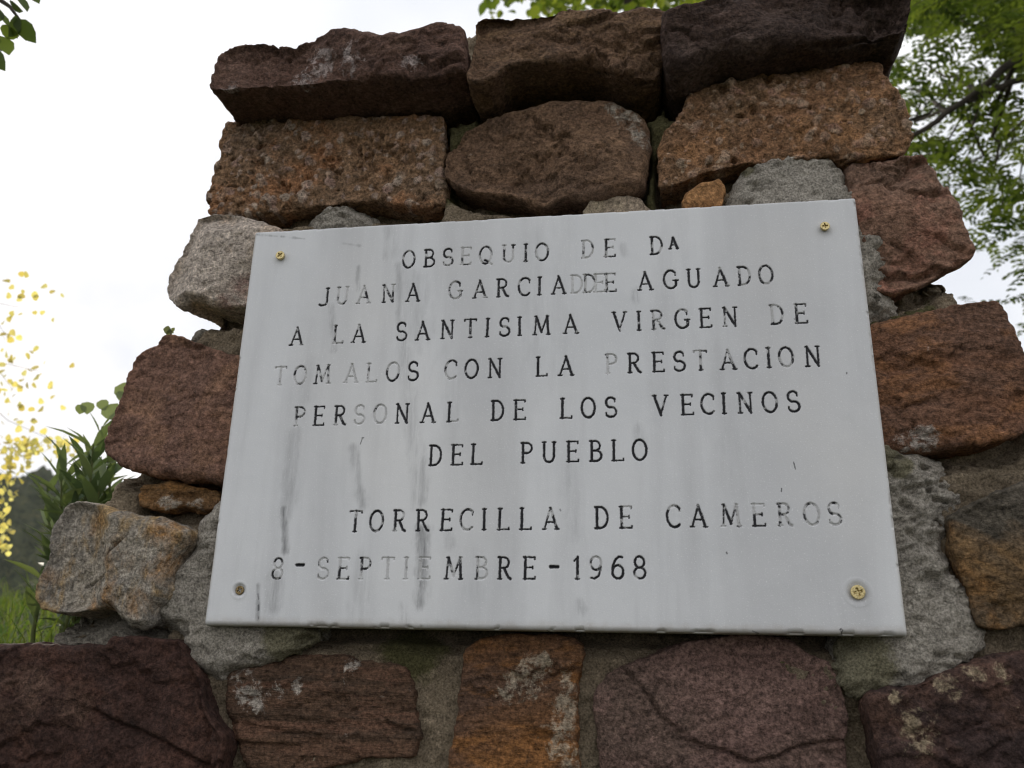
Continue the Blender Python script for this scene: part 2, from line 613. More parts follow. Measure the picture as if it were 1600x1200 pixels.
    if label: ob['label'] = label
    return ob


# ------------------------------------------------------------------ the stone monument
wall = empty('stone_monument')
tag(wall, 'rough rubble stone monument of brown sandstone blocks carrying the marble plaque', 'monument')

mortar_brown = mortar_mat('mortar_brown', (0.27, 0.215, 0.15), (0.16, 0.125, 0.085), 1, moss=(0.085, 0.082, 0.032), moss_thr=0.72)
cement = mortar_mat('cement_grey', (0.40, 0.365, 0.315), (0.31, 0.28, 0.235), 4, moss=(0.16, 0.145, 0.085), moss_thr=0.72, bump=0.55)

M = {}
M['coping_a'] = stone_mat('sandstone_purple', (0.1205, 0.0690, 0.0515), (0.0874, 0.0524, 0.0414), (0.1500, 0.0902, 0.0681), 1.0, (1, 1, 2), patch=(0.42, 0.36, 0.34), speck_thr=0.74)
M['coping_b'] = stone_mat('sandstone_dull', (0.1454, 0.0865, 0.0534), (0.1113, 0.0690, 0.0442), (0.1840, 0.1132, 0.0644), 2.0, (1, 1, 2.2))
M['coping_c'] = stone_mat('sandstone_dark', (0.0723, 0.0459, 0.0365), (0.0510, 0.0357, 0.0306), (0.1105, 0.0765, 0.0629), 3.0, (1, 1, 2.2))
M['cong_a'] = stone_mat('conglomerate_tan', (0.25, 0.15, 0.085), (0.19, 0.125, 0.08), (0.3, 0.15, 0.075), 4.0, peb=((0.42, 0.34, 0.27), (0.30, 0.19, 0.15)), bump=0.8, grain=0.45)
M['cong_b'] = stone_mat('conglomerate_rust', (0.285, 0.145, 0.075), (0.2, 0.12, 0.068), (0.33, 0.175, 0.085), 5.0, peb=((0.40, 0.30, 0.21), (0.30, 0.17, 0.12)), bump=0.8, grain=0.45)
M['mid'] = stone_mat('sandstone_greybrown', (0.1548, 0.0931, 0.0579), (0.1245, 0.0789, 0.0532), (0.1995, 0.1216, 0.0750), 6.0, (1, 1, 1.6), patch=(0.34, 0.31, 0.26))
M['right_a'] = stone_mat('sandstone_warm', (0.235, 0.13, 0.086), (0.19, 0.118, 0.084), (0.265, 0.13, 0.09), 7.0, (1, 1, 1.4), rot=(0, 0.2, 0), dark_thr=0.72)
M['pale'] = stone_mat('limestone_pale', (0.58, 0.49, 0.41), (0.47, 0.40, 0.34), (0.57, 0.45, 0.35), 8.0, dark=(0.13, 0.11, 0.10), dark_thr=0.68, patch=(0.22, 0.085, 0.07), bump=0.7, soft=True)
M['left_b'] = stone_mat('sandstone_plum', (0.194, 0.105, 0.073), (0.152, 0.088, 0.065), (0.221, 0.123, 0.079), 9.0, speck_thr=0.75, dark_thr=0.73)
M['thin'] = stone_mat('sandstone_rusty', (0.210, 0.118, 0.051), (0.168, 0.096, 0.047), (0.252, 0.128, 0.047), 10.0, (1, 1, 3), patch=(0.45, 0.41, 0.35))
M['grey'] = stone_mat('limestone_ochre', (0.36, 0.315, 0.255), (0.235, 0.215, 0.19), (0.35, 0.24, 0.12), 11.0, (1.6, 1, 0.8), dark=(0.085, 0.08, 0.075), dark_thr=0.66, thr2=(0.50, 0.60), bump=0.7, patch=(0.34, 0.165, 0.045), soft=True)
M['low_a'] = stone_mat('sandstone_maroon', (0.0552, 0.0285, 0.0221), (0.0423, 0.0248, 0.0202), (0.0736, 0.0368, 0.0267), 12.0, speck=(0.36, 0.30, 0.25), speck_thr=0.77, patch=(0.14, 0.085, 0.062), soft=True)
M['low_b'] = stone_mat('sandstone_bedded', (0.1200, 0.0680, 0.0424), (0.0800, 0.0528, 0.0368), (0.1560, 0.0840, 0.0544), 13.0, (0.7, 1, 4.5), patch=(0.52, 0.47, 0.41), speck_thr=0.71)
M['low_c'] = stone_mat('sandstone_orange', (0.1700, 0.0833, 0.0391), (0.1062, 0.0612, 0.0408), (0.2253, 0.1020, 0.0365), 14.0, (0.8, 1, 2.6), patch=(0.40, 0.34, 0.255))
M['low_d'] = stone_mat('sandstone_mauve', (0.1386, 0.0840, 0.0706), (0.1092, 0.0722, 0.0571), (0.1596, 0.0991, 0.0823), 15.0, speck_thr=0.77, dark_thr=0.72, grain=0.5, rot=(0, 0.6, 0), bed=(1, 1, 1.5))
M['low_e'] = stone_mat('sandstone_wine', (0.0612, 0.0360, 0.0306), (0.0468, 0.0306, 0.0279), (0.0900, 0.0504, 0.0378), 16.0, patch=(0.36, 0.29, 0.19))
M['ochre'] = stone_mat('sandstone_ochre', (0.185, 0.108, 0.046), (0.125, 0.085, 0.05), (0.225, 0.118, 0.045), 17.0, (1, 1, 1.5), bands=((0.085, 0.072, 0.055), 5.0, 0.52, 0.62), dark_thr=0.70)
M['right_b'] = stone_mat('sandstone_brown', (0.19, 0.093, 0.054), (0.14, 0.078, 0.052), (0.235, 0.112, 0.055), 18.0, (1, 1, 2.2), rot=(0, -0.15, 0), patch=(0.40, 0.37, 0.33), dark_thr=0.71)
M['chip'] = stone_mat('sandstone_orange_chip', (0.378, 0.193, 0.079), (0.315, 0.166, 0.074), (0.399, 0.214, 0.093), 19.0)
M['chip2'] = stone_mat('sandstone_pink_chip', (0.315, 0.251, 0.186), (0.273, 0.203, 0.153), (0.326, 0.268, 0.186), 20.0)

A = [(110, 195), (200, 170), (380, 155), (540, 165), (560, 140), (640, 120), (780, 85), (890, 72), (930, 95), (960, 88), (1040, 105), (1080, 98), (1180, 90), (1300, 75), (1360, 50), (1410, 42), (1420, 52), (1500, 52), (1530, 75), (1520, 150), (1527, 250), (1420, 262), (1400, 285), (1300, 300), (1150, 315), (1020, 330), (880, 335), (760, 350), (660, 365), (560, 380), (450, 385), (420, 370), (290, 378), (200, 390), (80, 402), (45, 405), (50, 350), (75, 290), (90, 220)]
block('coping_stone', T1(A), -0.032, 0.33, M['coping_a'], wall, 2.2, raked=True, style='sand', vox=0.0020, edge=0.0026, relief=0.004, taper=(0.985, 1.0, 0, -0.004),
      patches=[(500, 95, .035), (545, 90, .03), (470, 115, .03), (360, 130, .018), (640, 95, .02)], label='purple brown coping stone with white crust, top left', terr=0.003)
B = [(232, 140), (280, 105), (420, 85), (450, 95), (520, 98), (640, 85), (800, 60), (860, 68), (960, 72), (1000, 80), (1080, 62), (1230, 55), (1355, 68), (1352, 130), (1340, 300), (1328, 375), (1240, 390), (1160, 395), (1080, 380), (1020, 350), (960, 340), (880, 335), (800, 325), (720, 345), (560, 350), (470, 365), (400, 380), (330, 430), (260, 470), (220, 465), (225, 400), (235, 250)]
block('coping_stone', T2(B), -0.022, 0.32, M['coping_b'], wall, 3.4, raked=True, style='sand', vox=0.0020, edge=0.0026, relief=0.007, terr=0.005, taper=(1.0, 1.0, 0, -0.004), label='brown coping stone with a broken lower edge, top middle')
Cc = [(70, 95), (160, 70), (280, 40), (420, 10), (600, -25), (900, -60), (1300, -75), (1530, -70), (1528, 90), (1500, 130), (1400, 120), (1280, 115), (1180, 165), (1060, 180), (1000, 175), (900, 190), (800, 205), (700, 225), (600, 265), (540, 272), (480, 250), (420, 258), (330, 295), (270, 325), (170, 350), (100, 330), (85, 260), (75, 180)]
block('coping_stone', T3(Cc), -0.032, 0.33, M['coping_c'], wall, 4.7, raked=True, style='sand', vox=0.0021, edge=0.003, relief=0.006, terr=0.005, taper=(1.0, 1.0, 0, -0.008), tilt=(0, -0.25), label='dark long coping stone, top right')

D = [(120, 625), (260, 612), (420, 610), (610, 605), (800, 597), (1000, 585), (1150, 572), (1300, 568), (1430, 575), (1420, 650), (1415, 800), (1405, 930), (1398, 1095), (1280, 1100), (1150, 1095), (1040, 1070), (900, 1070), (750, 1095), (600, 1115), (480, 1125), (330, 1140), (180, 1150), (90, 1165), (40, 1135), (25, 1040), (45, 950), (70, 870), (95, 800), (90, 740), (110, 690)]
block('stone', T1(D), 0.026, 0.26, M['cong_a'], wall, 5.5, raked=True, style='conglo', vox=0.0017, edge=0.0035, relief=0.006, smooth=1, label='pitted tan conglomerate stone with pebbles')
Ee = [(75, 1000), (95, 900), (150, 820), (180, 760), (280, 715), (400, 700), (480, 665), (600, 640), (700, 605), (860, 590), (930, 600), (1000, 580), (1080, 590), (1160, 640), (1240, 700), (1280, 780), (1285, 850), (1260, 930), (1240, 1000), (1225, 1080), (1180, 1110), (1100, 1110), (1020, 1140), (880, 1150), (800, 1130), (720, 1140), (620, 1170), (540, 1150), (470, 1130), (340, 1125), (220, 1110), (150, 1080), (85, 1040)]
block('stone', T2(Ee), 0.018, 0.20, M['mid'], wall, 6.1, raked=True, style='sand', edge=0.008, relief=0.006, terr=0.0035, vox=0.0020,
      patches=[(985, 180, .03), (1005, 215, .025), (730, 232, .02), (960, 165, .02), (735, 225, .012)], cracks=[([(721, 225), (731, 250), (737, 278)], .002, .003), ([(760, 190), (757, 208), (775, 216), (800, 210)], .002, .003)], label='grey brown rounded stone')
Ff = [(215, 590), (240, 545), (400, 520), (540, 480), (680, 450), (850, 440), (950, 405), (1100, 380), (1270, 355), (1350, 370), (1365, 430), (1420, 520), (1480, 610), (1510, 700), (1535, 800), (1530, 860), (1500, 900), (1400, 905), (1300, 915), (1180, 935), (1120, 930), (1060, 890), (960, 930), (800, 950), (640, 970), (520, 960), (460, 990), (340, 1010), (220, 1050), (120, 1080), (40, 1100), (35, 1000), (40, 850), (100, 770), (160, 710), (200, 650)]
block('stone', T3(Ff), 0.018, 0.27, M['cong_b'], wall, 7.3, raked=True, style='conglo', vox=0.0017, edge=0.0035, relief=0.008, smooth=1, label='pitted rust coloured conglomerate stone')
G = [(765, 75), (900, 70), (1060, 50), (1200, 38), (1240, 80), (1290, 170), (1340, 240), (1370, 310), (1410, 400), (1450, 480), (1465, 540), (1490, 610), (1475, 640), (1400, 660), (1320, 690), (1260, 740), (1180, 785), (1100, 805), (1040, 810), (985, 815), (900, 780), (860, 600), (820, 400), (790, 300), (780, 200), (770, 130)]
block('stone', T4(G), 0.018, 0.26, M['right_a'], wall, 8.8, raked=True, style='sand', vox=0.0019, edge=0.0035, relief=0.004, terr=0.0042, bedz=1.4, taper=(0.94, 1.0, -0.03, 0.0),
      cracks=[(T4([(1060, 240), (1110, 262), (1160, 268), (1280, 265)]), .003, .004), (T4([(1270, 530), (1340, 560), (1400, 590), (1440, 605)]), .004, .004), (T4([(1010, 560), (1080, 590)]), .003, .003), (T4([(1120, 620), (1170, 660)]), .003, .003)], label='warm red brown sandstone block')
H = [(270, 190), (400, 178), (500, 185), (620, 215), (760, 255), (860, 265), (860, 760), (600, 790), (480, 800), (380, 800), (300, 770), (210, 740), (110, 810), (65, 720), (75, 600), (100, 560), (130, 490), (190, 370), (225, 330), (250, 250)]
block('stone', T5(H), 0.018, 0.24, M['pale'], wall, 9.2, raked=True, style='facet', vox=0.0019, edge=0.003, relief=0.004, taper=(0.80, 0.97, 0.02, -0.003),
      patches=[(370, 475, .035), (345, 495, .02), (380, 445, .02)], smooth=1, label='pale broken limestone block')
I = [(420, 95), (500, 100), (600, 120), (640, 140), (760, 190), (900, 200), (880, 500), (850, 915), (740, 925), (640, 910), (520, 920), (480, 890), (400, 900), (370, 890), (340, 860), (250, 855), (190, 830), (160, 795), (100, 775), (78, 740), (85, 680), (115, 600), (150, 530), (180, 470), (210, 390), (235, 300), (265, 220), (320, 160), (390, 130)]
block('stone', T6(I), 0.020, 0.27, M['left_b'], wall, 10.4, raked=True, style='sand', vox=0.0019, edge=0.004, relief=0.004, terr=0.0016, taper=(0.9, 0.94, 0.02, -0.01),
      cracks=[(T6([(460, 490), (540, 450), (620, 440)]), .002, .002)], label='plum brown sandstone block')
J = [(290, 985), (330, 970), (440, 955), (560, 960), (660, 980), (740, 1000), (740, 1060), (690, 1100), (600, 1110), (520, 1085), (430, 1100), (360, 1075), (300, 1060)]
block('stone', T6(J), 0.030, 0.15, M['thin'], wall, 11.6, raked=True, style='bed', vox=0.0019, edge=0.006, relief=0.004, patches=[(250, 785, .016), (300, 790, .02), (265, 790, .02)], label='thin rusty wedge stone')
K = [(325, 130), (400, 125), (540, 165), (640, 200), (780, 235), (920, 240), (1060, 270), (1140, 310), (1225, 340), (1215, 400), (1150, 470), (1110, 540), (1080, 640), (1060, 760), (1045, 840), (980, 900), (960, 960), (960, 1020), (890, 1060), (800, 1045), (740, 990), (690, 930), (620, 880), (520, 880), (400, 915), (290, 935), (180, 915), (105, 880), (110, 780), (130, 640), (190, 570), (210, 450), (250, 290), (300, 180)]
block('stone', T7(K), 0.008, 0.28, M['grey'], wall, 12.5, raked=True, style='facet', vox=0.0019, edge=0.003, relief=0.005, smooth=1,
      patches=T7 and [(265, 840, .035), (260, 880, .03), (148, 820, .02), (195, 870, .03), (170, 925, .03), (225, 945, .025), (75, 900, .015), (150, 935, .02)],
      cracks=[(T7([(820, 365), (740, 430), (640, 520)]), .003, .006), (T7([(590, 670), (500, 710), (420, 750)]), .003, .005)], label='grey and ochre stained limestone block')
L = [(-900, 300), (-300, 262), (0, 245), (100, 230), (200, 215), (400, 215), (560, 205), (740, 238), (770, 170), (850, 165), (1000, 175), (1220, 180), (1250, 290), (1290, 370), (1345, 430), (1350, 560), (1385, 680), (1440, 780), (1510, 860), (1500, 960), (1470, 1090), (1400, 1500), (-900, 1500)]
block('stone', T8(L), 0.000, 0.30, M['low_a'], wall, 13.9, 'sand', vox=0.0021, edge=0.0035, relief=0.006, terr=0.003,
      patches=[(35, 1085, .04), (110, 1105, .03), (175, 1072, .01), (290, 1108, .008), (20, 1120, .03)],
      cracks=[(T8([(620, 670), (700, 705), (800, 760), (900, 790), (1000, 840), (1120, 890), (1200, 950), (1290, 1000), (1400, 1060)]), .003, .006), (T8([(1340, 500), (1385, 690), (1430, 800), (1400, 900)]), .003, .004)], label='big maroon sandstone block, bottom left')
Mm = [(440, 430), (520, 410), (700, 370), (820, 340), (1000, 340), (1200, 350), (1350, 370), (1480, 420), (1510, 480), (1515, 600), (1535, 720), (1555, 850), (1540, 920), (1400, 925), (1200, 950), (1050, 975), (900, 1010), (700, 1020), (560, 1000), (500, 910), (450, 800), (430, 700), (425, 560)]
block('stone', U1(Mm), 0.024, 0.20, M['low_b'], wall, 14.3, 'bed', vox=0.0019, edge=0.007, relief=0.004, terr=0.002, bedz=3,
      patches=[(388, 1085, .028), (380, 1055, .02), (405, 1095, .02), (550, 1042, .015), (435, 1080, .012), (465, 1068, .012)],
      cracks=[(U1([(430, 715), (560, 735), (800, 780), (930, 785)]), .002, .003), (U1([(470, 840), (600, 850), (760, 845)]), .002, .003), (U1([(1380, 720), (1500, 770), (1540, 770)]), .003, .004)], label='brown bedded sandstone stone with white specks')
N = [(590, 260), (700, 200), (900, 170), (1200, 160), (1385, 200), (1380, 330), (1340, 560), (1335, 800), (1330, 1000), (1320, 1500), (400, 1500), (445, 1050), (470, 850), (510, 700), (530, 560), (580, 430), (575, 330)]
block('stone', U2(N), 0.022, 0.20, M['low_c'], wall, 15.2, 'bed', vox=0.0019, edge=0.0035, relief=0.005, terr=0.002,
      patches=[(890, 1060, .02), (880, 1110, .022), (885, 1140, .025), (870, 1165, .02), (830, 1060, .03), (800, 1075, .025), (850, 1040, .02), (890, 1185, .02)], label='upright orange brown stone smeared with cement')
O = [(105, 470), (110, 390), (160, 330), (320, 260), (440, 210), (560, 160), (800, 120), (1100, 130), (1230, 200), (1370, 260), (1430, 380), (1460, 500), (1470, 650), (1478, 1050), (135, 1050), (120, 650)]
block('stone', U3(O), 0.023, 0.22, M['low_d'], wall, 16.4, 'sand', vox=0.0019, edge=0.0045, relief=0.004, terr=0.0012,
      cracks=[(U3([(255, 300), (340, 380), (410, 460), (460, 560), (540, 610)]), .002, .004), (U3([(640, 690), (720, 730), (830, 745), (960, 800), (1080, 780), (1200, 720), (1300, 700), (1430, 690)]), .0022, .005)], label='mauve sandstone slab with curved cracks')
Pp = [(380, 640), (480, 615), (620, 600), (850, 560), (960, 490), (1150, 430), (1400, 350), (1600, 320), (2100, 300), (2200, 1700), (640, 1700), (590, 1400), (540, 1200), (430, 900), (400, 760)]
block('stone', U4(Pp), 0.004, 0.28, M['low_e'], wall, 17.7, 'sand', vox=0.0020, edge=0.004, relief=0.006, terr=0.004, tilt=(0.0, 0.0),
      patches=[(1480, 1070, .015), (1520, 1055, .015), (1560, 1052, .015), (1490, 1085, .012), (1435, 1145, .03), (1400, 1090, .012)], label='wine coloured dark stone, bottom right')
Q = [(385, 560), (500, 520), (620, 450), (767, 390), (900, 350), (1050, 420), (1050, 1050), (900, 1090), (767, 1105), (650, 1130), (540, 1110), (510, 1000), (450, 850), (400, 720), (410, 640)]
block('stone', U5(Q), 0.008, 0.26, M['ochre'], wall, 18.1, 'sand', vox=0.0020, edge=0.005, relief=0.005, terr=0.002, label='ochre and black stained stone')
R = [(105, 235), (300, 190), (600, 140), (720, 115), (835, 103), (870, 180), (900, 260), (940, 340), (975, 420), (1010, 490), (1040, 560), (1050, 700), (1030, 850), (975, 880), (900, 900), (700, 940), (400, 985), (300, 960), (180, 960), (60, 950), (20, 600), (40, 300)]
block('stone', U6(R), 0.018, 0.27, M['right_b'], wall, 19.5, raked=True, style='sand', vox=0.0019, edge=0.004, relief=0.004, terr=0.0022, bedz=2.2, taper=(0.95, 1.0, -0.02, 0),
      patches=[(1452, 680, .018), (1420, 690, .02), (1440, 700, .015)], label='red brown sandstone block with a grey mortar spot')
S1 = [(205, 1180), (230, 1130), (300, 1090), (400, 1065), (415, 1110), (400, 1180), (380, 1260), (200, 1260)]
block('stone', T3(S1), 0.020, 0.08, M['chip'], wall, 20.3, 'facet', vox=0.002, edge=0.004, relief=0.003, smooth=1, label='small orange packing stone')
S2 = [(915, 330), (930, 313), (960, 308), (1000, 312), (1012, 328), (1000, 350), (925, 350)]
block('stone', S2, 0.026, 0.07, M['chip2'], wall, 21.3, 'sand', vox=0.002, edge=0.004, relief=0.002, terr=0.001, smooth=1, label='small pinkish packing stone')

STONES.append(np.array([(-.298, PZ - .1965), (.298, PZ - .1965), (.298, PZ + .1985), (-.298, PZ + .1985)]))   # and below the plaque
mort_poly = [(372, 118), (560, 84), (716, 56), (722, 46), (742, 44), (900, 40), (1030, 32), (1046, 26), (1200, 20), (1380, 24),
             (1372, 105), (1392, 240), (1470, 430), (1488, 446), (1496, 478), (1560, 500), (1600, 620), (1700, 720), (1760, 1000), (1800, 1340),
             (-420, 1340), (-400, 1070), (-100, 1030), (40, 1016), (66, 1004), (92, 985), (104, 950), (130, 890), (150, 800), (182, 752),
             (200, 730), (250, 690), (296, 545), (306, 524), (322, 505), (330, 400), (362, 335), (362, 300), (368, 200)]
block('mortar_core', mort_poly, 0.035, 0.30, mortar_brown, wall, 1.1, 'mortar', vox=0.0034, edge=0.012, relief=0.016, smooth=1,
      patches=[(850, 150, .10), (1000, 150, .08), (1090, 180, .08), (720, 180, .06), (720, 250, .05), (1030, 230, .06), (1020, 300, .05), (690, 300, .05), (600, 175, .06), (480, 180, .05), (1330, 480, .05), (1420, 470, .05), (1180, 1010, .05), (640, 1000, .06)], fine=1.6)

# grey cement pointing round the plaque
c1 = T3([(450, 1130), (500, 1090), (490, 1050), (540, 1020), (640, 990), (760, 960), (900, 935), (960, 925), (1010, 905), (1060, 905), (1100, 935), (1130, 960), (1190, 1000), (1215, 1080), (1220, 1200), (1225, 1300), (440, 1300)])
c2 = T4([(700, 240), (790, 250), (815, 320), (860, 380), (920, 430), (965, 490), (960, 560), (980, 640), (990, 740), (980, 820), (1010, 900), (1030, 940), (1005, 990), (900, 1020), (890, 1060), (910, 1080), (800, 1080), (700, 800)])
c3 = U5([(20, 165), (70, 170), (130, 190), (250, 190), (300, 240), (370, 270), (400, 330), (412, 372), (440, 400), (448, 450), (430, 500), (400, 545), (385, 575), (410, 640), (395, 720), (430, 800), (460, 890), (500, 960), (510, 1040), (540, 1190)]) + \
    U4([(1230, 280), (1100, 360), (980, 440), (850, 520), (830, 640), (790, 700), (745, 735), (700, 700), (680, 620), (620, 590), (500, 610), (400, 640), (320, 620), (240, 560), (170, 480), (160, 250), (200, 60)]) + [(1370, 900), (1350, 700)]
c4 = T7([(1470, 60), (1420, 100), (1330, 190), (1240, 300), (1220, 400), (1160, 480), (1100, 560), (1060, 760), (1050, 850), (985, 900), (980, 960), (1000, 1030), (1080, 1090), (1140, 1130), (1160, 1190)]) + \
    U1([(150, 230), (170, 300), (165, 380), (240, 440), (300, 490), (400, 500), (440, 430), (560, 395), (700, 365), (840, 300), (900, 270), (950, 200), (960, 120), (500, 60), (360, -100)]) + [(372, 800)]
c5 = T1([(570, 1195), (600, 1150), (700, 1125), (800, 1118), (940, 1120), (955, 1160), (990, 1165), (1000, 1250), (560, 1250)])
for k, (pl, yy) in enumerate(((c1, 0.018), (c2, 0.019), (c3, 0.013), (c4, 0.014), (c5, 0.022))):
    pl = grow(pl, 8)
    block('cement_patch', pl, yy, 0.06, cement, wall, 30.0 + k, 'trowel', vox=0.0019 if k != 4 else 0.002, edge=0.022, relief=0.004, smooth=1, jit=0.0035,
          patches=[(1400, 715, .03), (1350, 1040, .05), (1330, 1000, .05), (450, 990, .05), (1160, 260, .02)], fine=1.3)

block('mortar_core', [(-420, 1300), (1800, 1300), (1900, 2600), (-500, 2600)], 0.072, 0.29, mortar_brown, wall, 1.7, 'mortar', vox=0.008, edge=0.01, relief=0.012)
mortar_grey = mortar_mat('mortar_grey', (0.27, 0.245, 0.205), (0.20, 0.18, 0.145), 6, bump=0.9)
block('mortar_bed', T5([(236, 1062), (262, 1030), (290, 975), (400, 960), (560, 960), (700, 970), (700, 1130), (560, 1190), (440, 1150), (340, 1095)]), 0.050, 0.2, mortar_grey, wall, 36.0, 'mortar', vox=0.002, edge=0.008, relief=0.004)
block('mortar_bed', T6([(60, 1100), (110, 1060), (160, 1000), (190, 890), (300, 880), (420, 920), (300, 975), (330, 1070), (400, 1130), (420, 1180), (200, 1150)]), 0.040, 0.2, mortar_brown, wall, 37.0, 'mortar', vox=0.002, edge=0.008, relief=0.004)
block('mortar_bed', U6([(170, 10), (400, -10), (540, -40), (555, 30), (595, 80), (600, 140), (560, 180), (300, 230), (150, 230)]), 0.040, 0.2, mortar_brown, wall, 38.0, 'mortar', vox=0.002, edge=0.008, relief=0.004)
block('mortar_bed', U5([(300, 230), (480, 220), (760, 200), (900, 190), (900, 400), (760, 420), (600, 440), (450, 380)]), 0.036, 0.2, mortar_brown, wall, 39.0, 'mortar', vox=0.002, edge=0.008, relief=0.004)
block('mortar_bed', T7([(170, 1230), (230, 1060), (240, 930), (420, 900), (620, 870), (720, 960), (860, 1050), (1000, 1040), (1140, 1150), (1100, 1260)]), 0.028, 0.2, mortar_grey, wall, 40.0, 'mortar', vox=0.002, edge=0.008, relief=0.005)
# courses of the monument below the photograph's frame
low = stone_mat('sandstone_lower', (0.137, 0.070, 0.043), (0.105, 0.059, 0.039), (0.179, 0.096, 0.056), 22.0)
for k, (x0, x1) in enumerate(((-320, 130), (150, 620), (650, 1020), (1050, 1500), (1530, 1800))):
    z0 = 1520 if k in (0, 4) else 1280
    q = [(x0, z0 + 30), (x0 + 60, z0), (x1 - 50, z0 + 10), (x1, z0 + 50), (x1 - 20, 1900), (x1 - 70, 1960), (x0 + 40, 1950), (x0 + 10, 1890)]
    block('stone', q, 0.016, 0.2, low, wall, 40.0 + k, 'sand', vox=0.007, edge=0.012, relief=0.008)

# ------------------------------------------------------------------ marble plaque
W, HH = 0.60, 0.3971357
E = 0.0005
corn_px = [(398, 362), (1337, 308), (1419, 994), (318, 977)]


def on_plaque(px, py):
    p = on_plane(px, py, 0.0)
    return np.array([p[0], p[2] - PZ])


def M1(x, y): return (420 + x * .275, 350 + y * .275)
def M2(x, y): return (840 + x * .2875, 350 + y * .2875)
def M3(x, y): return (400 + x * .2875, 660 + y * .2875)
def M4(x, y): return (840 + x * .3125, 660 + y * .3125)


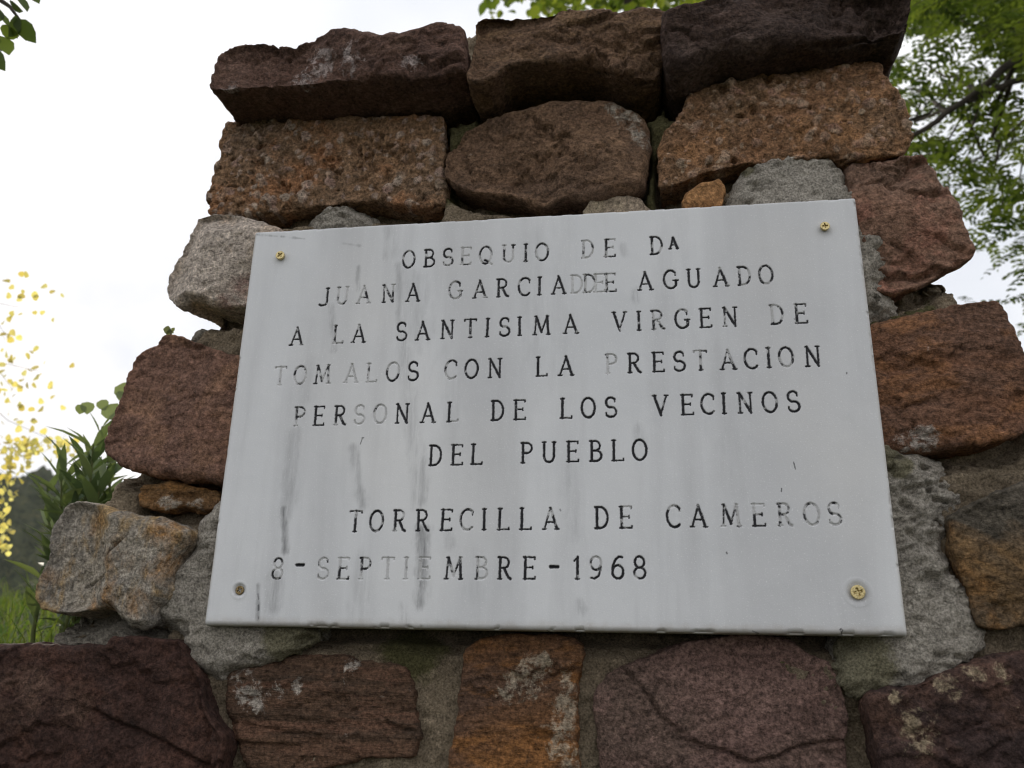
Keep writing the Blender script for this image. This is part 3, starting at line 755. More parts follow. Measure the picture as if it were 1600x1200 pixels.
# (letter, how much black paint is left 0-9, map, x, y of its centre)
LINES = [
    [('O', 5, M1, 795, 200), ('B', 6, M1, 912, 192), ('S', 6, M1, 1018, 188), ('E', 3, M1, 1120, 183), ('Q', 5, M1, 1232, 178), ('U', 4, M1, 1362, 168), ('I', 6, M1, 1460, 163), ('O', 6, M1, 1552, 160),
     ('D', 3, M2, 272, 135), ('E', 4, M2, 392, 130), ('D', 6, M2, 645, 115), ('a', 9, M2, 738, 103)],
    [('J', 6, M1, 315, 415), ('U', 4, M1, 418, 405), ('A', 3, M1, 540, 400), ('N', 6, M1, 680, 393), ('A', 8, M1, 820, 392), ('G', 6, M1, 1060, 375), ('A', 7, M1, 1200, 372), ('R', 7, M1, 1328, 362), ('C', 6, M1, 1452, 355), ('I', 8, M1, 1538, 350),
     ('A', 8, M2, 115, 328), ('D', 1, M2, 212, 325), ('D', 4, M2, 282, 323), ('E', 1, M2, 335, 320), ('E', 5, M2, 395, 320), ('A', 8, M2, 585, 312), ('G', 8, M2, 722, 300), ('U', 8, M2, 848, 292), ('A', 5, M2, 995, 290), ('D', 6, M2, 1122, 280), ('O', 6, M2, 1240, 275)],
    [('A', 6, M1, 160, 637), ('L', 3, M1, 395, 625), ('A', 5, M1, 512, 622), ('S', 9, M1, 755, 612), ('A', 7, M1, 875, 610), ('N', 8, M1, 1015, 598), ('T', 7, M1, 1145, 590), ('I', 9, M1, 1242, 588), ('S', 7, M1, 1340, 585), ('I', 6, M1, 1425, 582), ('M', 8, M1, 1550, 577),
     ('A', 8, M2, 180, 545), ('V', 6, M2, 445, 525), ('I', 8, M2, 550, 528), ('R', 6, M2, 652, 520), ('G', 7, M2, 785, 515), ('E', 8, M2, 912, 512), ('N', 7, M2, 1045, 505), ('D', 5, M2, 1300, 490), ('E', 6, M2, 1430, 487)],
    [('T', 2, M1, 65, 862), ('O', 4, M1, 178, 855), ('M', 5, M1, 305, 855), ('A', 1, M1, 470, 850), ('L', 3, M1, 585, 845), ('O', 5, M1, 705, 838), ('S', 9, M1, 820, 838), ('C', 4, M1, 1035, 828), ('O', 8, M1, 1152, 822), ('N', 9, M1, 1285, 817), ('L', 9, M1, 1550, 812),
     ('A', 9, M2, 155, 775), ('P', 4, M2, 400, 760), ('R', 9, M2, 525, 755), ('E', 8, M2, 655, 750), ('S', 8, M2, 770, 745), ('T', 5, M2, 885, 740), ('A', 5, M2, 1035, 740), ('C', 7, M2, 1160, 735), ('I', 7, M2, 1255, 722), ('O', 6, M2, 1350, 720), ('N', 9, M2, 1495, 718)],
    [('P', 5, M1, 175, 1090), ('E', 8, M1, 285, 1090), ('R', 6, M1, 405, 1087), ('S', 1, M1, 515, 1085), ('O', 3, M1, 632, 1080), ('N', 8, M1, 758, 1077), ('A', 9, M1, 905, 1075), ('L', 6, M1, 1045, 1070), ('D', 9, M1, 1300, 1060), ('E', 9, M1, 1425, 1055),
     ('L', 8, M2, 155, 1000), ('O', 9, M2, 275, 998), ('S', 8, M2, 398, 997), ('V', 8, M2, 668, 985), ('E', 8, M2, 812, 982), ('C', 5, M2, 925, 978), ('I', 8, M2, 1012, 974), ('N', 7, M2, 1128, 972), ('O', 7, M2, 1262, 968), ('S', 8, M2, 1390, 964)],
    [('D', 9, M3, 975, 180), ('E', 8, M3, 1092, 176), ('L', 8, M3, 1200, 174), ('P', 8, M3, 1470, 165), ('U', 7, M4, 57, 147), ('E', 9, M4, 175, 145), ('B', 9, M4, 290, 143), ('L', 8, M4, 400, 141), ('O', 9, M4, 510, 138)],
    [('T', 6, M3, 540, 535), ('O', 5, M3, 655, 535), ('R', 6, M3, 780, 533), ('R', 9, M3, 905, 533), ('E', 7, M3, 1035, 531), ('C', 6, M3, 1145, 530), ('I', 9, M3, 1240, 528), ('L', 8, M3, 1345, 526), ('L', 9, M3, 1465, 524),
     ('A', 7, M4, 65, 483), ('D', 9, M4, 320, 476), ('E', 6, M4, 440, 475), ('C', 6, M4, 680, 470), ('A', 7, M4, 805, 470), ('M', 5, M4, 965, 464), ('E', 4, M4, 1105, 462), ('R', 4, M4, 1235, 461), ('O', 3, M4, 1370, 458), ('S', 5, M4, 1485, 457)],
    [('8', 4, M3, 118, 792), ('-', 5, M3, 240, 775), ('S', 4, M3, 365, 795), ('E', 4, M3, 475, 795), ('P', 4, M3, 592, 795), ('T', 1, M3, 715, 793), ('I', 1, M3, 815, 793), ('E', 2, M3, 915, 793), ('M', 6, M3, 1075, 793), ('B', 4, M3, 1225, 793), ('R', 9, M3, 1350, 793), ('E', 9, M3, 1485, 792),
     ('-', 9, M4, 82, 722), ('1', 8, M4, 195, 730), ('9', 5, M4, 290, 726), ('6', 9, M4, 400, 724), ('8', 7, M4, 510, 724)],
]


def arc(cx, cy, rx, ry, a0, a1, n=14):
    return [(cx + rx * math.cos(math.radians(a0 + (a1 - a0) * k / n)), cy + ry * math.sin(math.radians(a0 + (a1 - a0) * k / n))) for k in range(n + 1)]


S_ = 0.085      # half a serif
def glyph(ch):
    """strokes as (points, weight); y runs 0 base .. 1 cap height, x centred later"""
    t, h = 1.0, 0.62          # thick and hair weight
    def ser(x, y): return ([(x - S_, y), (x + S_, y)], h)
    if ch == 'O': return [(arc(.33, .5, .32, .5, 0, 360, 30), .9)], .66
    if ch == 'Q': return [(arc(.33, .5, .32, .5, 0, 360, 30), .9), ([(.30, .20), (.45, .12), (.68, -.06)], 1.0)], .66
    if ch == 'C': return [(arc(.34, .5, .34, .5, 48, 312, 26), .9), ([(.565, .87), (.575, .72)], h)], .60
    if ch == 'G': return [(arc(.34, .5, .34, .5, 48, 318, 26), .9), ([(.60, .16), (.60, .44)], t), ([(.46, .44), (.70, .44)], h), ([(.565, .87), (.575, .72)], h)], .66
    if ch == 'D': return [([(.08, 0), (.08, 1)], t), ([(0, 1), (.22, 1)] + arc(.22, .5, .36, .5, 90, -90, 18) + [(0, 0)], .85)], .60
    if ch == 'E': return [([(.09, 0), (.09, 1)], t), ([(0, 1), (.54, 1), (.54, .90)], h), ([(.09, .52), (.44, .52)], h), ([(.44, .58), (.44, .46)], h), ([(0, 0), (.56, 0), (.56, .10)], h)], .56
    if ch == 'L': return [([(.09, 0), (.09, 1)], t), ser(.09, 1), ([(0, 0), (.55, 0), (.55, .09)], h)], .55
    if ch == 'I': return [([(.085, 0), (.085, 1)], t), ser(.085, 1), ser(.085, 0)], .17
    if ch == 'T': return [([(.30, 0), (.30, 1)], t), ([(0, .91), (.0, 1), (.60, 1), (.60, .91)], h), ser(.30, 0)], .60
    if ch == 'J': return [([(.42, 1), (.42, .22)] + arc(.24, .2, .18, .2, 0, -90, 8) + [(.10, .0), (.0, .05)], .95), ser(.42, 1)], .5
    if ch == 'U': return [([(.09, 1), (.09, .32)] + arc(.33, .30, .24, .30, 180, 360, 14) + [(.57, 1)], .9), ser(.09, 1), ser(.57, 1)], .66
    if ch == 'A': return [([(.06, 0), (.36, 1)], .72), ([(.34, 1), (.66, 0)], t), ([(.16, .33), (.54, .33)], h), ser(.06, 0), ser(.66, 0)], .72
    if ch == 'V': return [([(.06, 1), (.36, 0)], t), ([(.34, 0), (.64, 1)], .72), ser(.06, 1), ser(.64, 1)], .70
    if ch == 'N': return [([(.08, 0), (.08, 1)], .75), ([(.08, 1), (.58, 0)], t), ([(.58, 0), (.58, 1)], .75), ser(.08, 0), ser(.58, 1), ([(0, 1), (.1, 1)], h)], .66
    if ch == 'M': return [([(.07, 0), (.14, 1)], .7), ([(.14, 1), (.42, .12)], t), ([(.42, .12), (.70, 1)], .7), ([(.70, 1), (.77, 0)], t), ser(.07, 0), ser(.77, 0), ([(.06, 1), (.16, 1)], h), ([(.68, 1), (.78, 1)], h)], .84
    if ch == 'P': return [([(.09, 0), (.09, 1)], t), ([(0, 1), (.26, 1)] + arc(.26, .74, .26, .26, 90, -90, 12) + [(.09, .48)], .8), ser(.09, 0)], .53
    if ch == 'B': return [([(.09, 0), (.09, 1)], t), ([(0, 1), (.26, 1)] + arc(.26, .76, .22, .24, 90, -90, 12) + [(.09, .52)], .8), ([(.26, .52)] + arc(.28, .26, .27, .26, 90, -90, 12) + [(0, 0)], .85)], .55
    if ch == 'R': return [([(.09, 0), (.09, 1)], t), ([(0, 1), (.26, 1)] + arc(.26, .75, .24, .25, 90, -90, 12) + [(.09, .50)], .8), ([(.28, .50), (.50, .06), (.60, 0)], t), ser(.09, 0)], .60
    if ch == 'S': return [(arc(.27, .74, .23, .26, 40, 270, 16)[:-1] + arc(.27, .25, .26, .25, 90, -140, 18), .9), ([(.46, .92), (.47, .78)], h), ([(.05, .08), (.04, .22)], h)], .54
    if ch == '8': return [(arc(.27, .75, .21, .25, 0, 360, 22), .85), (arc(.27, .25, .25, .25, 0, 360, 22), .85)], .54
    if ch == '9': return [(arc(.28, .70, .24, .30, 0, 360, 22), .85), ([(.52, .70), (.50, .40), (.40, .12), (.20, 0), (.06, .03)], .85)], .54
    if ch == '6': return [(arc(.28, .30, .25, .30, 0, 360, 22), .85), ([(.03, .32), (.06, .62), (.18, .88), (.34, 1), (.48, .97)], .85)], .54
    if ch == '1': return [([(.16, 0), (.16, 1)], t), ([(.0, .82), (.16, 1)], h), ser(.16, 0)], .24
    if ch == '-': return [([(0, .5), (.34, .5)], 1.25)], .34
    raise KeyError(ch)


CAP = 0.0185
HW = 0.00132                                    # half width of a full stroke
nx, nz = int(W / E) + 1, int(HH / E) + 1
gx = np.linspace(-W / 2, W / 2, nx)
gz = np.linspace(-HH / 2, HH / 2, nz)
depth = np.zeros((nz, nx), np.float32)
paint = np.zeros((nz, nx), np.float32)
stain = np.zeros((nz, nx), np.float32)
owner = np.full((nz, nx), -1, np.int16)
XX, ZZ = np.meshgrid(gx, gz)
pn = fbm(np.c_[XX.ravel(), np.zeros(XX.size), ZZ.ravel()], 150, 3, 0.6, 2.0).reshape(nz, nx).astype(np.float32)
pn2 = fbm(np.c_[XX.ravel(), np.zeros(XX.size), ZZ.ravel()], 620, 2, 0.6, 4.0).reshape(nz, nx).astype(np.float32)


def seg_window(a, b, r):
    x0, x1 = min(a[0], b[0]) - r, max(a[0], b[0]) + r
    z0, z1 = min(a[1], b[1]) - r, max(a[1], b[1]) + r
    i0, i1 = max(0, int((x0 + W / 2) / E)), min(nx, int((x1 + W / 2) / E) + 2)
    j0, j1 = max(0, int((z0 + HH / 2) / E)), min(nz, int((z1 + HH / 2) / E) + 2)
    return slice(j0, j1), slice(i0, i1)


def seg_dist(a, b, sl):
    x, z = XX[sl], ZZ[sl]
    ab = b - a
    t = np.clip(((x - a[0]) * ab[0] + (z - a[1]) * ab[1]) / (ab @ ab + 1e-12), 0, 1)
    return np.hypot(x - a[0] - t * ab[0], z - a[1] - t * ab[1])


rl = np.random.default_rng(5)
for li, line in enumerate(LINES):
    cs = np.array([on_plaque(*mp(x, y)) for ch, pl, mp, x, y in line])
    fit_m = np.array([ch not in 'a-' for ch, *_ in line])
    kf = np.polyfit(cs[fit_m, 0], cs[fit_m, 1], 1)
    for (ch, lev, mp, x, y), cpt in zip(line, cs):
        zc = 0.75 * np.polyval(kf, cpt[0]) + 0.25 * cpt[1] if ch not in 'a-' else cpt[1]
        cap = CAP * (0.62 if ch == 'a' else 1.0)
        st, w = glyph('A' if ch == 'a' else ch)
        sh = rl.normal(0, 0.012)
        thr = (lev - 4.6) / 4.2
        for pts, wt_ in st:
            wpt = [np.array([cpt[0] + (px - w / 2) * cap + (py - .5) * cap * sh, zc + (py - .5) * cap]) for px, py in pts]
            hw = HW * wt_ * (1.15 if ch == 'a' else 1.0)
            for a, b in zip(wpt[:-1], wpt[1:]):
                sl = seg_window(a, b, hw + 0.002)
                d = seg_dist(a, b, sl) + 0.00026 * pn2[sl]
                dep = np.clip(1 - d / hw, 0, 1) ** 0.75 * 0.0018 * (0.55 + 0.45 * wt_)
                depth[sl] = np.maximum(depth[sl], dep)
                keep = sstep(-0.22, 0.22, pn[sl] * 0.9 + 0.35 * pn2[sl] + thr)
                pa = sstep(hw * 1.12, hw * 0.72, d) * keep
                paint[sl] = np.maximum(paint[sl], pa)
                own = owner[sl]
                own[d < hw + 0.0014] = li
                owner[sl] = own

for li, line in enumerate(LINES):                # each written line is one strip of the face
    cs = np.array([on_plaque(*mp(x, y)) for ch, pl, mp, x, y in line if ch not in 'a-'])
    kf = np.polyfit(cs[:, 0], cs[:, 1], 1)
    x0, x1 = cs[0, 0] - CAP * .35, cs[-1, 0] + CAP * .35
    band = (XX > x0) & (XX < x1) & (np.abs(ZZ - np.polyval(kf, XX)) < CAP * .5)
    owner[band & (owner < 0)] = li
# black hair marks and dots on the slab: polyline of photograph points, half width, strength
MARKS = [([(1240, 722), (1243, 733)], .00045, 1), ([(1221, 763), (1221, 768)], .0005, 1), ([(1135, 863), (1136, 865)], .0007, .8), ([(1323, 582), (1323, 584)], .0006, .8),
         ([(566, 685), (563, 694)], .0005, .8), ([(566, 684), (568, 684)], .0007, .8), ([(875, 796), (876, 798)], .0007, .6), ([(1241, 498), (1242, 499)], .0006, .6), ([(854, 986), (852, 990)], .0007, 1),
         ([(1176, 986), (1182, 988), (1186, 990)], .0005, .7), ([(1312, 984), (1314, 982), (1317, 985), (1315, 989), (1319, 994), (1321, 996)], .0004, .9), ([(1313, 984), (1316, 990)], .0004, .7),
         ([(403, 928), (404, 936)], .0007, .5), ([(404, 946), (404, 953)], .0010, .7), ([(404, 964), (404, 967)], .0006, .5)]
for pl, hw, s in MARKS:
    q = [on_plaque(*p) for p in pl]
    for a, b in zip(q[:-1], q[1:]):
        sl = seg_window(a, b, hw + 0.001)
        paint[sl] = np.maximum(paint[sl], s * sstep(hw * 1.3, hw * 0.5, seg_dist(a, b, sl)))

wn = fbm(np.c_[XX.ravel(), np.zeros(XX.size), ZZ.ravel() * .45], 110, 4, 0.65, 6.0).reshape(nz, nx).astype(np.float32)
# grey weather streaks running down the marble
STREAKS = [([(516, 478), (521, 548)], 5, .75), ([(443, 795), (446, 862)], 5, .85), ([(459, 680), (455, 775), (447, 800)], 12, .38), ([(555, 700), (560, 755), (568, 788)], 9, .55),
           ([(651, 725), (654, 784)], 13, .5), ([(660, 828), (659, 872)], 10, .75), ([(659, 878), (656, 940)], 9, .8), ([(629, 950), (631, 974)], 8, .6), ([(428, 905), (427, 948)], 10, .6),
           ([(403, 915), (404, 968)], 3.5, .7), ([(622, 415), (626, 487), (630, 548)], 7, .45), ([(630, 548), (640, 615), (645, 660), (651, 725)], 12, .42), ([(610, 360), (611, 396)], 11, .42), ([(560, 416), (560, 452)], 4, .5),
           ([(993, 455), (996, 470)], 7, .6), ([(974, 384), (977, 396)], 7, .4), ([(904, 940), (906, 954)], 7, .6), ([(888, 728), (899, 842)], 8, .3), ([(999, 672), (1001, 684)], 9, .4), ([(700, 832), (704, 852)], 8, .4),
           ([(490, 560), (478, 620)], 12, .25), ([(562, 880), (566, 960)], 16, .25), ([(744, 880), (748, 960)], 14, .18), ([(400, 366), (430, 369), (446, 370)], 2.0, .85), ([(450, 371), (476, 373)], 2.0, .6), ([(535, 380), (562, 384)], 3, .5),
           ([(648, 440), (655, 520)], 22, .25), ([(700, 560), (706, 690)], 20, .16), ([(1130, 560), (1140, 760)], 22, .12), ([(840, 380), (850, 560)], 24, .14)]
for pl, rp, s in STREAKS:
    q = [on_plaque(*p) for p in pl]
    r = rp * 0.00058
    for a, b in zip(q[:-1], q[1:]):
        sl = seg_window(a, b, r * 2.0)
        d = seg_dist(a, b, sl) + r * 0.7 * wn[sl]
        stain[sl] = np.maximum(stain[sl], s * 1.0 * sstep(r * 1.7, 0, d))

# brown dirt along the lower edge
dirt = sstep(0.010, 0.0, ZZ + HH / 2 + 0.0015 * pn) * 0.55
dirt = np.maximum(dirt, 0.45 * sstep(0.004, 0.0, np.minimum(XX + W / 2, W / 2 - XX)))
ed_l = np.minimum(XX + W / 2, W / 2 - XX)
ed_b, ed_t = ZZ + HH / 2, HH / 2 - ZZ


def rnd(d, r):
    x = np.clip(1 - d / r, 0, 1.0)
    return r * (1 - np.sqrt(np.maximum(1 - x * x, 0)))


chip = 0.0012 * sstep(0.35, 0.8, fbm(np.c_[XX.ravel(), np.zeros(XX.size), ZZ.ravel()], 75, 3, .6, 12.0)).reshape(nz, nx)
ed_l, ed_b, ed_t = ed_l - chip, ed_b - chip, ed_t - chip
yy = depth + rnd(ed_l, 0.003) + rnd(ed_b, 0.0045) + rnd(ed_t, 0.003)
yy = yy + 0.00018 * fbm(np.c_[XX.ravel(), np.zeros(XX.size), ZZ.ravel()], 30, 3, 0.5, 9.0).reshape(nz, nx)
SCREWS = [(439.5, 401, 0.0047, 0.0042, 40, 'new'), (1288, 356, 0.0043, 0.0045, 5, 'new'), (373.5, 922, 0.0040, -0.0004, 25, 'old'), (1340, 925.5, 0.0058, 0.0022, 15, 'new')]
for (px, py, r, proud, an, kd) in SCREWS:
    c = on_plaque(px, py)
    d = np.hypot(XX - c[0], ZZ - c[1])
    if proud < 0.003:
        yy += 0.0022 * sstep(r * 1.75, r * 0.9, d) * (1 if kd == 'old' else 0.7)
        yy -= 0.00012 * np.exp(-((d - r * 1.95) / 0.0008) ** 2)
        stain[:] = np.maximum(stain, 0.45 * sstep(r * 1.6, r, d) * (ZZ > c[1] - 0.002))
    stain[:] = np.maximum(stain, 0.35 * sstep(r * 2.2, r * 0.9, np.hypot(XX - c[0] - 0.0005, (ZZ - c[1] + 0.003))))

T = NT('marble_white')
v = T.coords(0.0)
vs = T.coords(1.0, (1, 1, 0.10), (0, 0.03, 0))
c = T.mix(T.rng(T.noise(v, 5, 6, 0.6, 0.8), 0.35, 0.65), (0.71, 0.715, 0.725), (0.64, 0.648, 0.662))
c = T.mix(T.rng(T.noise(vs, 9, 5, 0.6, 0.4), 0.46, 0.64, 0, 0.6), c, (0.52, 0.52, 0.53))
c = T.mix(T.rng(T.noise(vs, 26, 6, 0.65), 0.50, 0.72, 0, 0.5), c, (0.50, 0.50, 0.51))
c = T.mix(T.rng(T.noise(v, 3.5, 3, 0.5), 0.5, 0.7, 0, 0.5), c, (0.74, 0.725, 0.70))
c = T.mix(T.rng(T.noise(v, 700, 2, 0.5), 0.60, 0.72, 0, 0.5), c, (0.86, 0.86, 0.86))
c = T.mix(T.rng(T.noise(v, 420, 4, 0.7), 0.60, 0.74, 0, 0.35), c, (0.45, 0.45, 0.46))
stn = T.math('MULTIPLY', T.attr('stain'), T.rng(T.noise(vs, 90, 10, 0.8), 0.38, 0.66, 0.0, 1.3))
c = T.mix(stn, c, (0.20, 0.20, 0.205))
c = T.mix(T.math('MULTIPLY', T.attr('dirt'), T.rng(T.noise(v, 35, 6, 0.65), 0.35, 0.62, 0.35, 1.0)), c, (0.30, 0.245, 0.18))
c = T.mix(T.rng(T.noise(v, 160, 4, 0.7), 0.73, 0.79, 0, 0.5), c, (0.30, 0.29, 0.28))
c = T.mix(T.attr('groove'), c, T.mix(T.rng(T.noise(v, 120, 4, 0.6), 0.4, 0.6), (0.63, 0.63, 0.63), (0.53, 0.53, 0.525)))
c = T.mix(T.attr('paint'), c, (0.018, 0.018, 0.022))
n1 = T.bump(T.noise(v, 900, 3, 0.6), 0.25, 0.0004)
n2 = T.bump(T.noise(v, 60, 6, 0.6), 0.18, 0.001, n1)
T.principled(Base_Color=c, Roughness=0.52, Specular_IOR_Level=0.35, Normal=n2)
marble = T.m

Pv = np.c_[XX.ravel(), yy.ravel(), (ZZ + PZ).ravel()]
idx = np.arange(nx * nz).reshape(nz, nx)
quads = np.stack([idx[:-1, :-1], idx[:-1, 1:], idx[1:, 1:], idx[1:, :-1]], -1).reshape(-1, 4)
own_q = owner[:-1, :-1].ravel()
groove = np.clip(depth / 0.0006, 0, 1).ravel()
attrs = dict(paint=paint.ravel(), stain=stain.ravel(), dirt=dirt.ravel(), groove=groove)

plaque = empty('marble_plaque')
tag(plaque, 'white marble plaque with worn black engraved lettering, held by four screws', 'plaque')


def sub_mesh(name, q, extra_v=None, extra_q=None):
    u, inv = np.unique(q, return_inverse=True)
    V = Pv[u]
    Q = inv.reshape(q.shape)
    A_ = {k: a[u] for k, a in attrs.items()}
    if extra_v is not None:
        ring = np.searchsorted(u, extra_v[1])
        n0 = len(V)
        m = len(ring)
        V = np.r_[V, extra_v[0]]
        k = np.arange(m)
        k2 = (k + 1) % m
        Q = np.r_[Q, np.stack([ring[k2], ring[k], n0 + k, n0 + k2], 1)]
        for a in A_:
            A_[a] = np.r_[A_[a], A_[a][ring]]
    me = new_mesh(name, V, Q)
    for k, a in A_.items():
        add_attr(me, k, a)
    return link(name, me, marble, plaque)


ring = np.r_[idx[0, :-1], idx[:-1, -1], idx[-1, :0:-1], idx[:0:-1, 0]]
back = Pv[ring].copy()
back[:, 1] = 0.024
sub_mesh('slab', quads[own_q < 0], (back, ring))
LINE_TXT = ['first', 'second', 'third', 'fourth', 'fifth', 'sixth', 'seventh', 'dated last']
for li in range(8):
    o = sub_mesh('inscription_line', quads[own_q == li])
    o['label'] = LINE_TXT[li] + ' line of engraved letters, black paint partly gone'

# screws: a turned head with a cross recess
def metal(name, col, rough):
    T = NT(name)
    v = T.coords(0)
    c = T.mix(T.rng(T.noise(v, 900, 4, 0.6), 0.45, 0.68), col, tuple(x * 0.45 for x in col))
    T.principled(Base_Color=c, Metallic=0.85, Roughness=rough, Normal=T.bump(T.noise(v, 1500, 2), 0.2, 0.0003))
    return T.m


brass = metal('brass_bright', (0.66, 0.54, 0.27), 0.42)
brass_old = metal('brass_tarnished', (0.30, 0.22, 0.11), 0.55)
for (px, py, r, proud, an, kd) in SCREWS:
    c = on_plaque(px, py)
    nr, na = 22, 64
    Vs, Qs = [(0, 0, 0)], []
    ca, sa = math.cos(math.radians(an)), math.sin(math.radians(an))
    prof = [(r * (k + 1) / nr, 0) for k in range(nr)]
    def recess(x, z):
        u, w = abs(x * ca + z * sa), abs(-x * sa + z * ca)
        L_, t_ = r * 0.60, r * 0.15
        d = min(max(u - L_, w - t_), max(w - L_, u - t_))
        d = min(d, math.hypot(x, z) - r * 0.24)
        return 0.0022 * (1 - max(0, min(1, (d + 0.00022) / 0.00022))) if d < 0 else 0.0
    pts = [(0, recess(0, 0) - proud, 0)]
    for k in range(nr):
        rr = r * (k + 1) / nr
        for j in range(na):
            a = 2 * math.pi * j / na
            x, z = rr * math.cos(a), rr * math.sin(a)
            ch = 0.0005 if k == nr - 1 else (0.0001 if k == nr - 2 else 0)
            pts.append((x, recess(x, z) - proud + ch, z))
    for (rr, y) in ((r * 1.0, 0.0012 - proud), (r * 0.55, max(0.004, 0.004 - proud)), (r * 0.5, 0.02)):
        for j in range(na):
            a = 2 * math.pi * j / na
            pts.append((rr * math.cos(a), y, rr * math.sin(a)))
    Fs = [(0, 1 + (j + 1) % na, 1 + j) for j in range(na)]
    for k in range(nr + 2):
        for j in range(na):
            a, b = 1 + k * na + j, 1 + k * na + (j + 1) % na
            Fs.append((a, b, b + na, a + na))
    me = new_mesh('screw', [(x + c[0], y + 0.0003, z + c[1] + PZ) for x, y, z in pts], Fs)
    o = link('screw', me, brass if kd == 'new' else brass_old, plaque)
    o['label'] = 'brass cross-head screw' if kd == 'new' else 'dark tarnished recessed screw'

# ------------------------------------------------------------------ leaves and wood
def leaf_mat(name, c1, c2, trans=0.5, seed=0.0, c3=None):
    T = NT(name)
    v = T.coords(seed)
    c = T.mix(T.rng(T.attr('tone'), 0, 1), c1, c2)
    if c3:
        c = T.mix(T.rng(T.noise(v, 60, 3), 0.5, 0.7, 0, 0.6), c, c3)
    d = T.n('ShaderNodeBsdfPrincipled', None, Base_Color=c, Roughness=0.6, Specular_IOR_Level=0.25)
    tr = T.n('ShaderNodeBsdfTranslucent', None, Color=T.mix(1.0, c, (1.5, 1.55, 0.8), 'MULTIPLY'))
    mx = T.n('ShaderNodeMixShader')
    mx.inputs[0].default_value = trans
    T.t.links.new(d.outputs[0], mx.inputs[1])
    T.t.links.new(tr.outputs[0], mx.inputs[2])
    T.t.links.new(mx.outputs[0], T.out.inputs[0])
    return T.m


def bark_mat(name, c1, c2):
    T = NT(name)
    v = T.coords(0, (1, 1, 0.25))
    c = T.mix(T.rng(T.noise(v, 30, 8, 0.7), 0.35, 0.65), c1, c2)
    T.principled(Base_Color=c, Roughness=0.95, Normal=T.bump(T.noise(v, 60, 8, 0.7), 0.8, 0.01))
    return T.m


def unit(v):
    return v / (np.linalg.norm(v) + 1e-12)


class Tubes:
    def __init__(s): s.V, s.F, s.n = [], [], 0
    def add(s, pts, radii, k=7):
        pts = [np.array(p, float) for p in pts]
        ref = np.array([0.3, 0.2, 0.93])
        for i, p in enumerate(pts):
            t = unit(pts[min(i + 1, len(pts) - 1)] - pts[max(i - 1, 0)])
            u = unit(np.cross(t, ref if abs(t @ ref) < .95 else np.array([1., 0, 0])))
            w = np.cross(t, u)
            for j in range(k):
                a = 2 * math.pi * j / k
                s.V.append(p + radii[i] * (math.cos(a) * u + math.sin(a) * w))
        for i in range(len(pts) - 1):
            for j in range(k):
                a, b = s.n + i * k + j, s.n + i * k + (j + 1) % k
                s.F.append((a, b, b + k, a + k))
        s.n += k * len(pts)
    def build(s, name, mat, parent):
        return link(name, new_mesh(name, s.V, np.array(s.F)), mat, parent)


def wander(a, b, n, amp, rg):
    a, b = np.array(a), np.array(b)
    out = [a + (b - a) * k / n + (rg.normal(0, amp, 3) if 0 < k < n else 0) for k in range(n + 1)]
    return out


# a leaf outline: list of (along 0..1, half width fraction)
SHAPES = {'oval': [(0, .02), (.18, .30), (.45, .44), (.75, .34), (1, .02)],
          'lance': [(0, .03), (.15, .5), (.4, .85), (.7, .6), (1, .02)],
          'round': [(0, .06), (.12, .46), (.4, .58), (.7, .44), (.86, .22), (1, .02)]}


class Leaves:
    def __init__(s): s.V, s.F, s.t, s.n = [], [], [], 0
    def add(s, p, d, up, L, wid=1.0, shape='oval', fold=0.25, droop=0.15, tone=0.5):
        """one leaf: a folded, slightly curved blade"""
        d = unit(d)
        sd_ = unit(np.cross(d, up))
        nn = np.cross(sd_, d)
        prof = SHAPES[shape]
        for (a, w) in prof:
            c0 = p + d * (a * L) - nn * (droop * L * a * a)
            hw = w * L * wid
            s.V += [c0 - sd_ * hw + nn * hw * fold, c0, c0 + sd_ * hw + nn * hw * fold]
            s.t += [tone] * 3
        for i in range(len(prof) - 1):
            o = s.n + 3 * i
            s.F += [(o, o + 1, o + 4, o + 3), (o + 1, o + 2, o + 5, o + 4)]
        s.n += 3 * len(prof)
    def build(s, name, mat, parent):
        me = new_mesh(name, np.array(s.V), np.array(s.F))
        add_attr(me, 'tone', s.t)
        return link(name, me, mat, parent)


def compound(Lv, p, d, up, n_pair, L, leaf, rg, tone, tb=None):
    """pinnate leaf: leaflets in pairs along a stalk"""
    d = unit(d)
    side = unit(np.cross(d, up))
    for k in range(n_pair + 1):
        a = (k + 0.6) / (n_pair + 1)
        q = p + d * (a * L) - np.array([0, 0, 0.18 * L * a * a])
        s = leaf * (0.75 + 0.5 * math.sin(math.pi * min(a + .1, 1))) * rg.uniform(0.85, 1.15)
        for sg in ((1, -1) if k < n_pair else (0,)):
            dd = side * sg + d * (0.35 if sg else 1.0) + rg.normal(0, 0.12, 3)
            uu = np.cross(side, d) + rg.normal(0, 0.25, 3)
            Lv.add(q, dd, uu, s, 0.62, 'oval', 0.15, 0.1, np.clip(tone + rg.normal(0, .12), 0, 1))
    if tb is not None:
        tb.add([p, p + d * L * .5 - np.array([0, 0, .045 * L]), p + d * L - np.array([0, 0, .18 * L])], [0.0012, 0.001, 0.0006], 3)


bark = bark_mat('bark_dark', (0.030, 0.024, 0.018), (0.06, 0.048, 0.036))
rg = np.random.default_rng(21)
UP = np.array([0, 0, 1.0])

